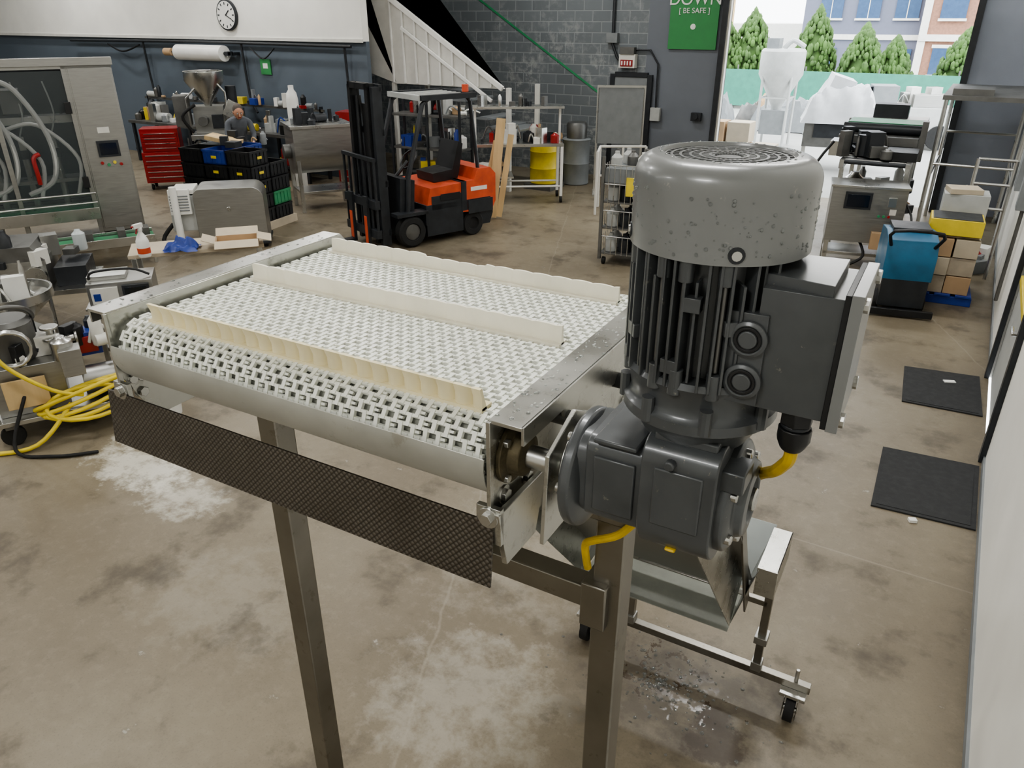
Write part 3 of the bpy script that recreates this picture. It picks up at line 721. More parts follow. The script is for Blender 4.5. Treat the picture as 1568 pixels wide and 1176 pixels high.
for x in (-3.5,-.5,2.0): b.box(x-.02,x+.02,.55,.62,.9,1.45,dark)
clutter(b,-3.5,2.0,.1,.6,.92,50,.36,3);clutter(b,-3.5,2.0,.5,.6,1.40,34,.24,4);clutter(b,-3.5,2.0,.1,.6,.29,22,.3,5)
b.done((-13.6,11.3,0),0,bevel=.003)
b=B("filling_machine")
for x in (-.3,.3):
    for y in (-.25,.25): b.box(x-.025,x+.025,y-.025,y+.025,0,1.0,steel)
b.box(-.36,.36,-.32,.32,.95,1.05,steel);b.box(-.28,.28,-.1,.28,1.05,1.55,steelb)
b.lathe([(.06,1.5),(.08,1.6),(.36,2.0),(.36,2.17),(.34,2.17),(.34,2.0),(.05,1.6)],steel,(0,0,0),n=28)
b.tube([(-.33,-.2,1.05),(-.36,-.2,1.7),(-.1,-.2,1.95)],.02,steel);b.tube([(.33,-.2,1.05),(.36,-.2,1.8),(.2,-.2,2.0)],.02,steel)
b.cyl((-.1,-.35,1.3),(-.1,.0,1.3),.09,steeld,18);b.box(.05,.25,-.2,-.1,1.15,1.4,dark);b.tube([(-.2,-.3,1.6),(-.45,-.35,1.4),(-.3,-.3,1.1)],.03,rubber,smooth=5)
b.box(-.34,.34,-.3,.3,.35,.40,steel);b.cyl((0,0,.4),(0,0,.9),.16,steeld,18)
b.box(-.6,-.35,-.2,.2,1.2,1.75,steeld);b.cyl((.45,0,1.3),(.45,0,1.9),.1,dark,16);b.bx((.42,-.2,1.5),(.2,.1,.3),steel,(0,.5,0))
b.done((-12.9,10.2,0),45,bevel=.004)
b=B("storage_tank");b.lathe([(.10,0),(.11,.04),(.11,1.7),(.09,1.82),(.05,1.88),(.05,1.95),(0,1.95)],white,(0,0,0),n=24);b.box(-.1,.1,-.12,-.11,.8,1.1,blue);b.done((-11.15,10.7,0))
b=B("crate_stack")
rn=random.Random(5)
def crate(x,y,z,w,d,h,m):
    t=.02
    b.box(x,x+w,y,y+d,z,z+t,m);b.box(x,x+w,y,y+t,z,z+h,m);b.box(x,x+w,y+d-t,y+d,z,z+h,m);b.box(x,x+t,y,y+d,z,z+h,m);b.box(x+w-t,x+w,y,y+d,z,z+h,m)
    b.box(x-.01,x+w+.01,y-.01,y+.01,z+h-.03,z+h,m);b.box(x-.01,x+.01,y-.01,y+d,z+h-.03,z+h,m);b.box(x+w-.01,x+w+.01,y-.01,y+d,z+h-.03,z+h,m)
    for i in range(1,5): b.box(x+w*i/5-.006,x+w*i/5+.006,y-.01,y,z+.02,z+h-.03,m);b.box(x+w,x+w+.01,y+d*i/5-.006,y+d*i/5+.006,z+.02,z+h-.03,m)
b.box(-1.4,.02,-.02,.92,0,.12,cardp)
for lv in range(5):
    for cx in range(3):
        for cy in range(2):
            m=blk
            if lv==4 and cx==1: m=blue
            if lv==4 and cx==0: m=grey if cy else blk
            if lv==4 and cx==2 and cy==1: continue
            if lv==1 and cx==2 and cy==1: m=green
            x=-1.38+cx*.46;y=cy*.45;z=.12+lv*.225
            crate(x,y,z,.44,.43,.215,m)
            if cy==0 and rn.random()<.3: b.box(x+.17,x+.27,y-.014,y-.01,z+.09,z+.13,yell)
            if cx==2 and rn.random()<.4: b.box(x+.452,x+.456,y+.17,y+.27,z+.09,z+.13,yell)
b.bx((-.9,.5,1.32),(.5,.35,.06),wood,(0,R(12),R(20)));clutter(b,-1.3,-.1,.05,.8,1.27,9,.2,9,[dark,grey,card,offw,blk])
b.done((-9.46,8.08,0),8.7,bevel=0)
b=B("stainless_washer_machine")
pz=arcp(-.16,.73,.16,0,90,6)+arcp(-.86,.79,.1,90,180,5)+[(-.96,.08),(0,.08)]
b.prism([(u,v) for u,v in pz],'y',0,.62,steelb)
b.box(-.98,.02,-.01,.63,.06,.10,dark)
b.box(-1.30,-.96,.05,.55,.3,.80,lgrey);b.box(-1.28,-1.0,-.02,.05,.55,.9,white);b.cyl((-1.2,-.05,.1),(-1.2,-.05,.95),.05,white,14)
for i in range(6): b.box(-1.27,-1.02,-.03,-.02,.6+i*.04,.62+i*.04,grey)
b.box(-1.25,-.95,.05,.55,.82,.88,offw);b.tube([(-1.3,.1,.4),(-1.45,.0,.2),(-1.3,-.1,.05)],.03,rubber,smooth=4)
for x in (-.9,-.06,-1.25):
    for y in (.08,.55): b.cyl((x,y,0),(x,y,.08),.03,rubber,10)
b.cyl((-.5,-.02,.6),(-.5,.0,.6),.03,steel);b.done((-8.72,7.58,0),44,bevel=.006)
b=B("stainless_mixing_tub")
poly=arcp(0,1.0,.38,180,360,12)+[(.38,1.42),(-.38,1.42)]
b.prism(poly,'x',-.5,.5,steelb)
b.box(-.54,.54,-.42,.42,1.40,1.45,steel)
for x in (-.45,.45):
    for y in (-.33,.33): b.box(x-.03,x+.03,y-.03,y+.03,0,1.1,steel)
b.box(-.45,.45,-.3,.3,.3,.34,steel);b.box(.52,.85,-.25,.2,.35,1.35,steelb);b.cyl((-.62,0,1.0),(-.5,0,1.0),.12,steeld)
b.box(.50,.80,-.28,-.25,.9,1.2,lgrey);clutter(b,-.4,.4,-.3,.3,1.45,12,.25,11,[dark,blk,steel,dark,grey])
b.done((-9.9,10.0,0),57,bevel=.005)
b=B("packing_table")
b.box(-.50,.85,.12,.62,.84,.88,cardp)
for x in (-.45,.8):
    for y in (.15,.58): b.box(x-.025,x+.025,y-.025,y+.025,0,.84,steel)
b.box(-.45,.8,.15,.58,.3,.33,steel)
b.done((-6.85,4.75,0),51,bevel=.004)
def open_box(name,loc,rz,w,d,h):
    b=B(name);t=.006
    b.box(-w/2,w/2,-d/2,d/2,0,t,cardp)
    b.box(-w/2,w/2,-d/2,-d/2+t,0,h,card);b.box(-w/2,w/2,d/2-t,d/2,0,h,card);b.box(-w/2,-w/2+t,-d/2,d/2,0,h,card);b.box(w/2-t,w/2,-d/2,d/2,0,h,card)
    b.bx((0,-d/2-.07,h-.01),(w,.16,t),cardp,(R(15),0,0));b.bx((0,d/2+.07,h+.02),(w,.16,t),cardp,(R(20),0,0))
    b.bx((-w/2-.06,0,h+.01),(.15,d,t),cardp,(0,R(20),0));b.bx((w/2+.06,0,h),(.15,d,t),cardp,(0,R(15),0))
    return b.done(loc,rz)
open_box("cardboard_box",(-6.60,5.30,.881),48,.44,.30,.08)
b=B("spray_bottle")
b.lathe([(.045,0),(.05,.01),(.05,.13),(.035,.17),(.016,.2),(.016,.22)],white,(0,0,0),n=20);b.lathe([(.02,.215),(.02,.24)],white,(0,0,0),n=14)
b.lathe([(.0505,.03),(.0505,.08)],orange,(0,0,0),n=20);b.box(-.06,.03,-.013,.013,.24,.275,white);b.bx((-.035,0,.22),(.01,.012,.05),redm,(0,.4,0));b.cyl((-.06,0,.26),(-.08,0,.26),.008,redm,8)
o=b.done((-7.08,4.52,.881),100,bevel=.003);o.scale=(1.25,1.25,1.25)
b=B("blue_cloth");n=22;vs=[];fs=[]
for i in range(n):
    for j in range(n):
        x=(i/(n-1)-.5)*.34;y=(j/(n-1)-.5)*.3;r=math.hypot(x/.17,y/.15)
        z=max(0,.15*(1-r*r*.8))*(.6+.9*noise.noise((x*14,y*14,2)))+.012
        vs.append((x+.03*noise.noise((x*12,y*12,5)),y+.03*noise.noise((x*12,y*12,9)),max(.003,z)))
for i in range(n-1):
    for j in range(n-1): a=i*n+j;fs.append((a,a+n,a+n+1,a+1))
b.add(vs,fs,blue);o=b.done((-6.96,4.87,.885),40);o.modifiers.new("s","SUBSURF").levels=1
b=B("tray_conveyor")
b.box(-.9,.3,-.2,.2,.30,.34,steel);b.box(-.9,.3,-.16,.16,.34,.36,green);b.box(-.9,.3,-.22,-.2,.28,.40,steel);b.box(-.9,.3,.2,.22,.28,.40,steel)
for x in (-.85,.25):
    for y in (-.18,.18): b.box(x-.02,x+.02,y-.02,y+.02,0,.3,steel)
for x in (-.5,-.1,.2): b.box(x-.05,x+.05,-.12,.1,.36,.48,steeld)
b.done((-9.8,6.1,0),60,bevel=.003)
b=B("metal_detector_terminal")
b.box(-.28,.28,-.2,.2,.66,.88,steelb);b.box(-.32,.32,-.24,.24,.64,.66,steel)
b.box(.02,.25,-.23,-.2,.69,.85,dark);b.box(.04,.23,-.236,-.23,.71,.83,screen)
b.box(-.25,-.02,-.22,-.2,.69,.84,offw);b.box(-.23,-.17,-.225,-.22,.72,.79,blue)
for x in (-.25,.25):
    for y in (-.18,.18): b.box(x-.02,x+.02,y-.02,y+.02,.0,.64,steel)
b.box(-.27,.27,-.18,.18,.2,.24,steel);b.box(-.22,.18,-.13,.16,.24,.5,steeld);b.box(-.28,.05,-.1,.16,.88,.92,steel);b.tube([(-.26,-.1,.9),(-.2,-.15,.98),(.1,-.1,.97),(.26,-.1,.9)],.012,blk,smooth=4)
b.done((-6.72,4.0,0),50,bevel=.006)
b=B("pump_cart")
b.box(-.55,.45,-.35,.35,.18,.22,steel)
for x in (-.45,.38):
    for y in (-.3,.3): b.lathe([(.03,-.02),(.085,-.025),(.09,0),(.085,.025),(.03,.02)],rubber,(x,y,.09),(0,1,0),20);b.box(x-.04,x+.04,y-.04,y+.04,.15,.19,steeld)
b.box(-.5,.0,-.25,.3,.22,.62,steelb);b.lathe([(.0,0),(.16,0),(.18,.03),(.18,.30),(.15,.34),(.0,.34)],steeld,(-.3,0,.62),n=24)
b.lathe([(0,0),(.12,0),(.12,.3),(.08,.34),(0,.34)],steelb,(.12,-.1,.35),(1,0,0),20)
b.tube([(-.52,-.3,.2),(-.54,-.3,.9),(-.5,-.2,1.05),(-.5,.2,1.05),(-.54,.3,.9),(-.52,.3,.2)],.018,steel,8,smooth=4)
b.tube([(.38,-.3,.2),(.42,-.3,.6),(.40,0,.72),(.42,.3,.6),(.38,.3,.2)],.018,steel,8,smooth=4)
b.tube([(-.42,-.16,1.02),(-.3,-.2,1.1),(-.15,-.12,1.05),(-.12,.1,.9),(-.25,.2,.8)],.02,steeld,8,smooth=5)
for i in range(3): b.tube([(-.3+.14*math.cos(t),-.28-.02*i,.80+.14*math.sin(t)) for t in [k*math.pi/8 for k in range(16)]],.014,steel,8,closed=True)
b.bx((-.28,-.3,.42),(.3,.02,.24),wood);b.bx((.08,-.29,.62),(.16,.16,.22),steelb);b.bx((.22,.1,.62),(.2,.18,.2),blue);b.bx((.22,.0,.62),(.14,.02,.14),redm)
b.lathe([(.05,0),(.05,.10),(.08,.12),(.08,.14),(.03,.15),(.03,.2),(.07,.21),(.07,.23),(0,.23)],steel,(-.02,-.05,.62),n=18);b.cyl((-.02,-.05,.72),(.14,-.05,.72),.03,steel,14);b.cyl((.14,-.05,.72),(.16,-.05,.72),.05,steel,14)
clutter(b,-.45,.35,-.25,.25,.62,24,.22,33,[steel,steeld,dark,steel,offw,blk])
for i in range(5):
    ph=i*.5;b.tube([(.12+(.30+.02*i)*math.cos(t),-.38+.10*math.sin(t)+.015*i,.27+.10*math.sin(t+ph)+.022*i) for t in [k*math.pi/9 for k in range(18)]],.019,yell,8,closed=True)
b.tube([(.0,-.4,.3),(-.3,-.5,.05),(-.7,-.4,.02),(-1.2,-.3,.02)],.019,yell,8,smooth=6)
b.tube([(-.45,-.35,.95),(-.35,-.4,.7),(-.1,-.42,.45),(.1,-.4,.35)],.017,yell,8,smooth=6)
b.tube([(-.3,-.3,.4),(-.45,-.5,.05),(-.2,-.7,.02),(.1,-.8,.02)],.015,rubber,8,smooth=6)
b.done((-6.15,2.98,0),62,bevel=.004)
b=B("waste_bin");b.lathe([(.10,0),(.13,.4),(.137,.41),(.137,.42),(.125,.42),(.095,.02),(0,.02)],white,(0,0,0),n=28);b.done((-5.50,3.42,0))
b=B("stainless_hopper_cart")
b.lathe([(.06,.5),(.1,.56),(.36,.80),(.36,.88),(.34,.88),(.34,.81),(.08,.58)],steel,(0,0,0),n=28)
for a in range(0,360,90): b.tube([(.3*math.cos(R(a+45)),.3*math.sin(R(a+45)),0),(.33*math.cos(R(a+45)),.33*math.sin(R(a+45)),.80)],.018,steel)
b.tube([(.3*math.cos(R(a+45)),.3*math.sin(R(a+45)),.25) for a in range(0,360,90)],.014,steel,closed=True);b.box(-.2,.2,-.2,.2,.25,.5,steelb);clutter(b,-.2,.2,-.2,.2,.8,11,.28,8,[steel,white,dark,steeld])
b.done((-7.2,3.2,0),0)
b=B("equipment_stand");b.box(-.6,.6,-.4,.4,.5,.55,steel)
for x in (-.55,.55):
    for y in (-.35,.35): b.box(x-.02,x+.02,y-.02,y+.02,0,.5,steel)
b.box(-.5,.2,-.3,.3,.55,.85,steelb);b.prism([(-.5,.85),(.2,.85),(.1,1.0),(-.4,1.0)],'y',-.3,.3,steeld);b.box(.25,.55,-.25,.25,.55,.75,dark);b.cyl((.1,-.36,.7),(.1,-.3,.7),.1,steel,20);clutter(b,-.5,.5,-.3,.3,.8,14,.3,19,[steel,steeld,dark,offw,clear])
b.done((-8.3,4.0,0),50,bevel=.01)

# ================================================================ RIGHT equipment
b=B("control_cabinet_machine")
b.box(-.92,0,0,.5,.35,1.08,steelb);b.box(-.94,.02,-.02,.52,1.07,1.10,steel)
b.box(-.75,-.42,-.04,0,.80,1.02,dark);b.box(-.72,-.45,-.045,-.04,.83,.99,screen)
b.box(-.22,-.12,-.03,0,.85,.97,steel)
for x in (-.3,-.24,-.18): b.cyl((x,-.02,.72),(x,0,.72),.018,green if x<-.2 else redm,10)
b.box(-.18,-.1,-.005,0,.74,.82,offw)
for x in (-.88,-.04):
    for y in (.05,.45): b.box(x-.03,x+.03,y-.03,y+.03,0,.4,steel)
b.box(-.9,-.02,.02,.48,.16,.2,steel)
b.tube([(-.5,.2,.4),(-.4,-.1,.2),(-.6,-.2,.04),(-.2,-.3,.03)],.02,blk,smooth=5)
b.tube([(.0,.2,.9),(.1,.0,.7),(.05,-.1,.4),(-.1,-.1,.1)],.015,blk,smooth=5);b.box(-.35,-.05,-.12,-.02,.30,.52,card)
b.done((-.61,11.05,0),11,bevel=.006)
b=B("belt_transfer_line")
for x in (-.42,.42): b.box(x-.03,x+.03,0,3.2,1.18,1.30,steelb)
for i in range(32): b.cyl((-.4,.05+i*.1,1.27),(.4,.05+i*.1,1.27),.03,steel if i%2 else dark,10)
for y in (.2,1.7,3.0):
    for x in (-.42,.42): b.box(x-.03,x+.03,y-.03,y+.03,0,1.2,steel)
    b.box(-.42,.42,y-.02,y+.02,.4,.44,steel)
b.box(-.62,.45,.9,2.0,1.40,1.52,steeld);b.box(-.6,-.52,.95,1.1,1.2,1.6,dark);b.box(.46,.54,.95,1.1,1.2,1.75,steeld)
b.cyl((-.6,1.2,1.6),(.5,1.2,1.6),.07,dark,16);b.cyl((-.6,1.8,1.6),(.5,1.8,1.6),.07,steeld,16);b.box(-.55,.5,1.2,1.8,1.665,1.68,green)
b.box(-.5,.5,2.1,2.6,1.3,1.65,steelb);b.box(-.3,.2,2.2,2.5,1.65,1.85,dark);b.box(-.65,-.45,.3,.7,1.3,1.5,steel)
b.tube([(-.6,.3,1.5),(-.8,.2,1.1),(-.7,.1,.6)],.02,blk,smooth=4);b.box(.1,.5,.2,.7,1.3,1.42,blk);b.cyl((-.2,.4,1.32),(-.2,.4,1.6),.1,dark,14)
for i in range(5): b.bx((-.35+i*.17,.6,1.38),(.05,.4,.05),steel if i%2 else dark,(0,0,.3))
clutter(b,-.5,.5,0,1,1.32,14,.28,71,[steel,dark,steeld,lgrey]);clutter(b,-.4,.4,1,2.8,.44,14,.4,72,[steel,dark,steeld,lgrey,card])
b.done((-1.15,11.65,0),2,bevel=.005)
b=B("floor_scrubber")
b.prism([(-.35,.1),(.35,.1),(.40,.25),(.36,.45),(-.36,.45)],'x',-.24,.24,dark)
b.prism([(-.36,.42),(.36,.42),(.38,.62),(.32,.88),(-.05,.92),(-.30,.86),(-.38,.7)],'x',-.26,.26,teal)
b.box(-.2,.2,-.1,.28,.9,.95,dark);b.tube([(-.22,-.32,.8),(-.24,-.5,1.0),(.24,-.5,1.0),(.22,-.32,.8)],.02,blk,smooth=3)
for x in (-.24,.24): b.lathe([(.02,-.03),(.11,-.03),(.12,0),(.11,.03),(.02,.03)],rubber,(x,-.15,.12),(1,0,0),20)
b.cyl((0,.2,.02),(0,.2,.12),.24,blk,24);b.tube([(.15,.35,.5),(.3,.45,.4),(.2,.4,.15)],.03,rubber,smooth=4)
b.box(-.34,.34,-.45,-.40,.02,.10,blk)
b.done((-.42,9.6,0),12,bevel=.02)
b=B("wrapped_pallet")
for y in (0,.4,.8): b.box(-.3,.32,y,y+.1,0,.1,blue)
for x in (-.3,-.08,.14): b.box(x,x+.17,-.02,.92,.1,.13,blue)
rn=random.Random(3)
for i in range(3):
    for j in range(2):
        x=-.27+j*.27;b.box(x+rn.uniform(-.01,.01),x+.26,rn.uniform(-.02,.03),.85,.13+i*.22,.13+i*.22+.21,[wrap,cardp,card][(i+j*2)%3])
b.M=Matrix.Translation((0,.4,0));b.drape(.5,.7,.12,wrap,z0=.79,seed=6);b.M=Matrix()
b.box(-.30,.25,.0,.45,.82,1.0,yell);b.box(-.28,.23,.02,.43,1.0,1.01,dark);b.box(-.2,.28,.5,.9,.8,1.2,lgrey);b.bx((.0,.65,1.23),(.35,.3,.06),cardp,(0,0,.2))
b.done((.04,9.95,0),4,bevel=.01)
b=B("steel_platform")
for x in (-.45,.58):
    for y in (0,2.2): b.tube([(x,y,0),(x,y,2.1)],.03,steel)
b.box(-.5,.62,-.05,2.25,2.06,2.12,steeld)
for x in (-.45,.58): b.tube([(x,0,1.0),(x,2.2,1.0)],.02,steel)
b.tube([(-.45,0,1.2),(.58,0,1.2)],.02,steel);b.tube([(-.45,2.2,1.4),(.58,2.2,1.4)],.02,steel);b.box(-.4,.1,.1,.7,2.12,2.2,steeld)
b.done((-.05,12.6,0),0)
b=B("pipe_rack")
for x in (0,.42): b.tube([(x,0,0),(x,0,1.5)],.022,steel)
for z in (.9,1.2,1.5): b.tube([(0,0,z),(.42,0,z)],.018,steel)
b.tube([(0,0,1.0),(-.05,.9,1.0)],.018,steel);clutter(b,.05,.35,.2,.6,0,10,.35,14)
b.done((.06,11.3,0),0)
def fmat(name,pts):
    b=B(name);b.prism(pts,'z',.0,.012,matm)
    cx=sum(p[0] for p in pts)/4;cy=sum(p[1] for p in pts)/4
    b.prism([(cx+(x-cx)*.9,cy+(y-cy)*.93) for x,y in pts],'z',.012,.015,matm);b.done()
fmat("floor_mat",[(-.12,7.74),(-.06,6.91),(.57,6.95),(.52,7.84)])
fmat("floor_mat",[(-.10,5.96),(-.07,5.05),(.575,5.10),(.57,6.02)])
b=B("paper_scrap");b.bx((.28,7.55,.02),(.10,.05,.008),white,(0,0,.4));b.bx((.2,5.0,.012),(.05,.04,.02),white,(0,0,.4));b.done()
b=B("wire_cage_trolley")
w,d,h=.62,.7,1.45
for x in (0,w):
    for y in (0,d): b.box(x-.02,x+.02,y-.02,y+.02,.08,h,steeld)
for z in (.15,.5,.85,1.1):
    b.box(0,w,0,d,z,z+.02,steeld)
    for i in range(1,8): b.tube([(w*i/8,0,z),(w*i/8,0,z+.25)],.006,steel,5);b.tube([(0,d*i/8,z),(0,d*i/8,z+.25)],.006,steel,5)
    b.tube([(0,0,z+.25),(w,0,z+.25)],.008,steel,5)
for z in (.17,.52,.87):
    for x in (.12,.31,.5):
        for y in (.15,.4): b.lathe([(.08,0),(.085,.02),(.085,.17),(.03,.22),(.03,.25),(0,.25)],[dark,lgrey,dark][int(x*10)%3],(x,y,z),n=14)
b.box(.02,w-.02,.02,d,1.12,1.3,grey);b.box(.32,.58,-.01,.02,.96,1.2,yell)
for i,(x,y) in enumerate(((.12,.2),(.3,.35),(.48,.2),(.2,.5),(.45,.5))): b.lathe([(.07,0),(.075,.02),(.075,.12),(.03,.17),(.03,.2),(0,.2)],[lgrey,steeld,white][i%3],(x,y,1.30),n=14)
for x in (.05,w-.05):
    for y in (.05,d-.05): b.cyl((x-.02,y,.05),(x+.02,y,.05),.05,rubber,14)
b.done((-4.15,9.32,0),8,bevel=.002)
b=B("partition_screen");b.box(-.42,.42,0,.04,.95,1.95,grey);b.box(-.44,.44,-.01,.05,1.93,1.97,steel)
for x in (-.42,.42): b.box(x-.02,x+.02,0,.04,0,1.95,steel);b.box(x-.03,x+.03,-.25,.3,0,.04,steel)
b.done((-5.78,13.6,0),25)
b=B("handrail")
for x in (0,.4,.8): b.tube([(x,0,0),(x,0,1.05)],.022,offw)
for z in (.55,1.05): b.tube([(0,0,z),(.8,0,z)],.022,offw)
b.tube([(0,0,1.05),(-.1,-.6,1.05),(-.1,-.6,0)],.022,offw);b.done((-5.65,12.5,0),30)
b=B("packing_line_table")
b.box(-.8,.8,0,.6,1.0,1.05,steel)
b.box(-.8,-.1,0,.6,.45,.48,steel)
for x in (-.77,.77):
    for y in (.03,.57): b.box(x-.025,x+.025,y-.025,y+.025,.12,1.0,white);b.cyl((x-.02,y,.06),(x+.02,y,.06),.06,rubber,14)
for x in (-.77,.77): b.box(x-.02,x+.02,.4,.44,1.0,1.65,white)
b.tube([(-.77,.03,.3),(.77,.03,.3)],.018,white);b.tube([(-.77,.57,.3),(.77,.57,.3)],.018,white)
b.box(-.82,.82,.2,.58,1.62,1.66,steel);clutter(b,-.7,.7,.1,.5,1.05,24,.28,41,[steel,dark,card,offw,blk,redm,steeld]);clutter(b,-.7,.7,.25,.5,1.66,9,.16,42,[steel,dark,steeld,card]);clutter(b,-.7,-.2,.1,.5,.48,8,.3,43,[card,offw,steel,dark])
b.done((-7.0,12.0,0),35,bevel=.003)
b=B("yellow_drum");b.lathe([(.26,0),(.28,.02),(.28,.28),(.29,.3),(.28,.32),(.28,.6),(.29,.62),(.28,.64),(.28,.88),(.3,.9),(.3,.93),(.27,.93),(.27,.91),(0,.91)],yell,(0,0,.1),n=28);b.box(-.3,.3,-.3,.3,0,.1,steeld);b.done((-7.3,13.5,0))
b=B("grey_drum");b.lathe([(.25,0),(.27,.02),(.27,.4),(.28,.42),(.27,.44),(.27,.85),(.29,.88),(.26,.9),(0,.9)],grey,(0,0,0),n=28);b.lathe([(.2,.9),(.21,1.15),(.18,1.2),(0,1.2)],steeld,(0,0,0),n=20);b.done((-6.95,14.2,0))
b=B("leaning_boards")
for i,(dx,l,w) in enumerate(((0,1.6,.15),(.14,1.35,.10),(-.12,1.25,.12))): b.bx((dx,.02*i,l/2+.01),(w,.025,l),wood,(R(-8),R(6+3*i),0))
b.done((-6.80,10.9,0),30)
b=B("shelf_rack")
b.box(-.8,.7,0,.45,1.4,1.44,steeld);b.box(-.8,.7,0,.45,.8,.84,steeld);b.box(-.8,.7,0,.45,.2,.24,steeld)
for x in (-.8,0,.7):
    for y in (0,.45): b.box(x-.02,x+.02,y-.02,y+.02,0,1.7,dark)
for z,sd in ((1.44,51),(.84,52),(.24,53)): clutter(b,-.7,.6,.1,.4,z,18,.32,sd)
b.done((-8.95,11.9,0),5,bevel=.003)

# ================================================================ PERSON
pe=empty("person",(-11.75,9.85,0),60)
def skinned(nm,V,E,rad,m):
    me=bpy.data.meshes.new(nm);me.from_pydata(V,E,[]);o=bpy.data.objects.new(nm,me);scene.collection.objects.link(o);o.parent=pe
    o.modifiers.new("skin","SKIN")
    for i,r in enumerate(rad): me.skin_vertices[0].data[i].radius=r
    me.skin_vertices[0].data[0].use_root=True
    u=o.modifiers.new("sub","SUBSURF");u.levels=2;u.render_levels=2;me.materials.append(m)
skinned("shirt",[(0,0,.98),(0,-.05,1.12),(0,-.12,1.27),(0,-.20,1.40),(0,-.235,1.46),(.12,-.19,1.39),(.19,-.19,1.37),(.23,-.26,1.15),(.17,-.42,1.04),(-.12,-.19,1.39),(-.19,-.19,1.37),(-.24,-.28,1.16),(-.17,-.44,1.06)],
 [(0,1),(1,2),(2,3),(3,4),(3,5),(5,6),(6,7),(7,8),(3,9),(9,10),(10,11),(11,12)],[(.16,.12),(.15,.12),(.17,.12),(.13,.09),(.06,.06),(.08,.075),(.065,.065),(.05,.05),(.04,.04),(.08,.075),(.065,.065),(.05,.05),(.04,.04)],shirt)
skinned("trousers",[(0,0,1.0),(.1,0,.92),(.12,-.03,.5),(.12,.02,.1),(-.1,0,.92),(-.12,-.03,.5),(-.12,.02,.1)],[(0,1),(1,2),(2,3),(0,4),(4,5),(5,6)],[(.15,.12),(.1,.1),(.07,.07),(.05,.055),(.1,.1),(.07,.07),(.05,.055)],denim)
b=B("head_and_hands")
b.M=Matrix.Translation((0,-.30,1.56))@Matrix.Rotation(R(22),4,'X')
b.sph((0,0,0),.11,skin,(.78,.92,1.12),20);b.sph((0,-.03,-.07),.06,skin,(.9,.9,.8),14);b.lathe([(.05,-.15),(.05,-.05)],skin,(0,.02,0),n=16)
b.prism([(-.1,-.02),(-.128,-.03),(-.1,.02)],'x',-.012,.012,skin);b.sph((.085,.0,-.01),.028,skin,(.4,.8,1.2),10);b.sph((-.085,.0,-.01),.028,skin,(.4,.8,1.2),10)
for x in (-.032,.032): b.sph((x,-.093,.01),.012,white,n=10);b.sph((x,-.102,.01),.006,blk,n=8);b.bx((x,-.1,.032),(.034,.01,.006),hair)
b.bx((0,-.1,-.055),(.045,.01,.008),redm);b.sph((0,.022,.028),.113,hair,(.8,.9,1.02),20)
b.M=Matrix()
for sx in (1,-1):
    w=Vector((sx*.17,-.43,1.05));b.tube([w,w+Vector((-sx*.02,-.08,-.02))],.024,skin,10);b.sph(w+Vector((-sx*.03,-.12,-.03)),.042,skin,(.9,1.1,.5),12)
    for i,l in enumerate((.062,.072,.068,.055)):
        p=w+Vector((-sx*.03+(i-1.5)*.019,-.155,-.03));b.tube([p,p+Vector((0,-l*.5,-.004)),p+Vector((0,-l*.8,-.022)),p+Vector((0,-l*.9,-.04))],.0085,skin,8,smooth=2)
    p=w+Vector((-sx*.066,-.11,-.03));b.tube([p,p+Vector((-sx*.025,-.03,-.005)),p+Vector((-sx*.028,-.055,-.02))],.0095,skin,8,smooth=2)
for sx in (1,-1): b.sph((sx*.12,-.05,.045),.06,blk,(.8,2.0,.7),12)
b.done(parent=pe)

# ================================================================ OUTSIDE
b=B("outdoor_ground");b.box(-45,30,15.4,70,-.12,-.02,asph);b.done()
b=B("neighbour_building")
b.box(-9.4,-3.6,46,58,0,13,bldg);b.box(-3.6,16,45,58,0,13,brickr);b.box(-9.6,-3.6,45.9,46,5.3,5.6,offw);b.box(-3.65,-3.3,44.9,45,0,13,offw)
for z in (.5,3.0,6.2):
    for x in (-8.6,-6.8,-5.0): b.box(x,x+1.1,45.9,46,z,z+1.1,wing);b.box(x-.06,x+1.16,45.88,45.92,z-.1,z,offw);b.box(x+.53,x+.57,45.88,45.9,z,z+1.1,offw)
    for x in (-2.9,-.6,1.8,4.3): b.box(x,x+1.1,44.9,45,z,z+1.2,wing);b.box(x-.06,x+1.16,44.88,44.92,z-.12,z,offw);b.box(x-.06,x+1.16,44.88,44.92,z+1.2,z+1.35,offw)
b.box(-3.6,16,44.85,45,2.0,2.3,offw);b.box(-9.4,-3.6,45.9,46,2.0,2.25,offw)
b.done()
b=B("far_warehouse");b.box(-60,-9.5,62,70,0,2.6,offw);b.done()
b=B("privacy_fence");b.box(-25,14,29.95,30,0.1,1.35,fencem)
for i in range(17): b.tube([(-25+i*2.4,30.05,0),(-25+i*2.4,30.05,1.5)],.03,steeld,6)
b.done()
rn=random.Random(12)
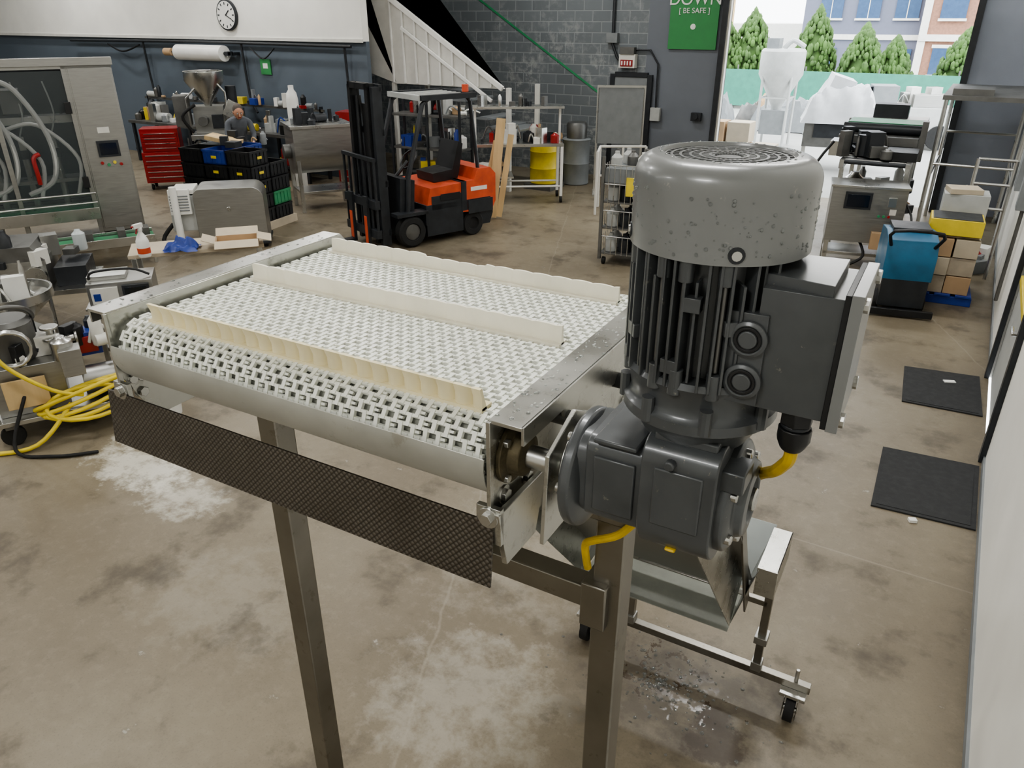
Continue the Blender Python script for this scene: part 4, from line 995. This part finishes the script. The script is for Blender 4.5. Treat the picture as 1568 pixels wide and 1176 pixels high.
for i,(x,h,r) in enumerate(((-11.2,2.7,.9),(-10.2,3.0,.85),(-9.1,2.8,.9),(-8.2,3.2,.9),(-5.9,3.3,.85),(-4.2,2.7,.8),(-3.2,2.3,.7),(-1.0,2.6,.9),(.6,3.2,.9),(2.2,3.4,.9))):
    b=B("arborvitae_tree")
    b.lathe([(r*.55,.2),(r*.75,.7),(r*.66,h*.5),(r*.35,h*.8),(.05,h*.95)],leaf,n=12)
    for k in range(520):
        t=rn.random()**.8;a=rn.uniform(0,6.283);rr=r*(.6+.4*math.sin(min(1,t*2.4)*1.57))*(1-t**2.8)*rn.uniform(.85,1.05)
        q=rn.uniform(.04,.10);b.sph((rr*math.cos(a),rr*math.sin(a),.15+t*h*.97),q,leaf,(1,1,rn.uniform(1.2,2.6)),6)
    b.cyl((0,0,-.02),(0,0,.4),.08,wood,8)
    b.done((x,31.5+rn.uniform(-.3,.6),0),ang=80)
b=B("utility_pole");b.tube([(0,0,-.02),(0,0,6.3)],.1,wood,10);b.bx((0,0,5.8),(1.6,.1,.12),wood);b.done((-9.8,34,0))
b=B("outdoor_hopper_silo")
b.lathe([(.12,.9),(.14,1.0),(.55,1.75),(.55,2.3),(.5,2.36),(.0,2.36)],lgrey,(0,0,0),n=24)
for a in (45,135,225,315): b.tube([(.5*math.cos(R(a)),.5*math.sin(R(a)),0),(.5*math.cos(R(a)),.5*math.sin(R(a)),1.9)],.035,lgrey)
for a in (0,90,180,270): b.bx((.35*math.cos(R(a)),.35*math.sin(R(a)),1.2),(.03,.7,.03),lgrey,(0,0,R(a)))
b.box(-.3,.3,-.3,.3,.3,.9,grey);b.tube([(0,0,2.36),(.2,0,2.55),(.5,0,2.4)],.06,lgrey,smooth=3);b.box(-.4,-.1,-.2,.2,2.36,2.6,grey);b.done((-4.75,21.5,0))
b=B("outdoor_machine_tarped")
b.box(-.7,.7,-.5,.5,.5,1.2,steeld);b.box(-.5,.1,-.52,-.5,.7,1.0,dark)
for x in (-.65,.65):
    for y in (-.45,.45): b.box(x-.04,x+.04,y-.04,y+.04,0,.5,steel)
b.drape(1.6,1.2,.7,tarp,seed=2,z0=1.0,top=.5,n=34);b.bx((-.1,0,1.75),(.5,.5,.35),tarp,(.1,.3,.2));b.done((-2.75,18.8,0),10)
b=B("stacked_cartons")
for i,(x,y,z,m) in enumerate(((0,0,0,card),(.55,0,0,card),(1.1,.1,0,cardp),(0,0,.45,card),(.55,.05,.45,cardp),(-.6,.1,0,lgrey))): b.box(x,x+.5,y,y+.5,z+.12,z+.55,m)
b.box(-.7,1.6,-.05,.6,0,.12,wood);b.done((-5.4,17.4,0),0,bevel=.01)
b=B("stored_sacks")
for i in range(18):
    b.M=Matrix.Translation((rn.uniform(-2.6,2.6),rn.uniform(-.8,.8),0));b.drape(rn.uniform(.7,1.1),rn.uniform(.6,.9),rn.uniform(.4,.9),[grey,lgrey,tarp,card,steeld][i%5],n=12,seed=i,z0=0)
b.M=Matrix();b.done((-4.6,24.8,0))
b=B("parked_machinery")
b.box(-1.2,1.2,-.5,.5,.3,1.0,lgrey);b.box(-.8,-.2,-.4,.4,1.0,1.5,grey);b.box(.2,1.0,-.3,.3,1.0,1.3,steelb);clutter(b,-1,1,-.4,.4,1.0,10,.5,88,[steel,grey,offw,dark])
for x in (-.9,.9): b.cyl((x,-.55,.3),(x,-.45,.3),.3,rubber,20);b.cyl((x,.45,.3),(x,.55,.3),.3,rubber,20)
b.done((-1.9,23.0,0),15,bevel=.02)

# ================================================================ light + world + camera
w=bpy.data.worlds.new("overcast_sky");scene.world=w;w.use_nodes=True;nt=w.node_tree;bg=nt.nodes["Background"]
bg.inputs[0].default_value=(.93,.97,1,1);bg.inputs[1].default_value=4.0
s=bpy.data.lights.new("sun_overcast","SUN");s.energy=1.2;s.angle=R(25);so=bpy.data.objects.new("sun_overcast",s);so.rotation_euler=(R(35),R(12),0);scene.collection.objects.link(so)
cam=bpy.data.cameras.new("camera");co=bpy.data.objects.new("camera",cam);scene.collection.objects.link(co)
co.location=(0,0,3.1);co.rotation_euler=(R(90-26.1),0,R(30.8));cam.sensor_width=36;cam.lens=1150/1568*36;cam.clip_start=.02;cam.clip_end=300
scene.camera=co
try:
    scene.view_settings.view_transform='AgX';scene.view_settings.look='AgX - Medium High Contrast'
except Exception: pass
scene.view_settings.exposure=0.45
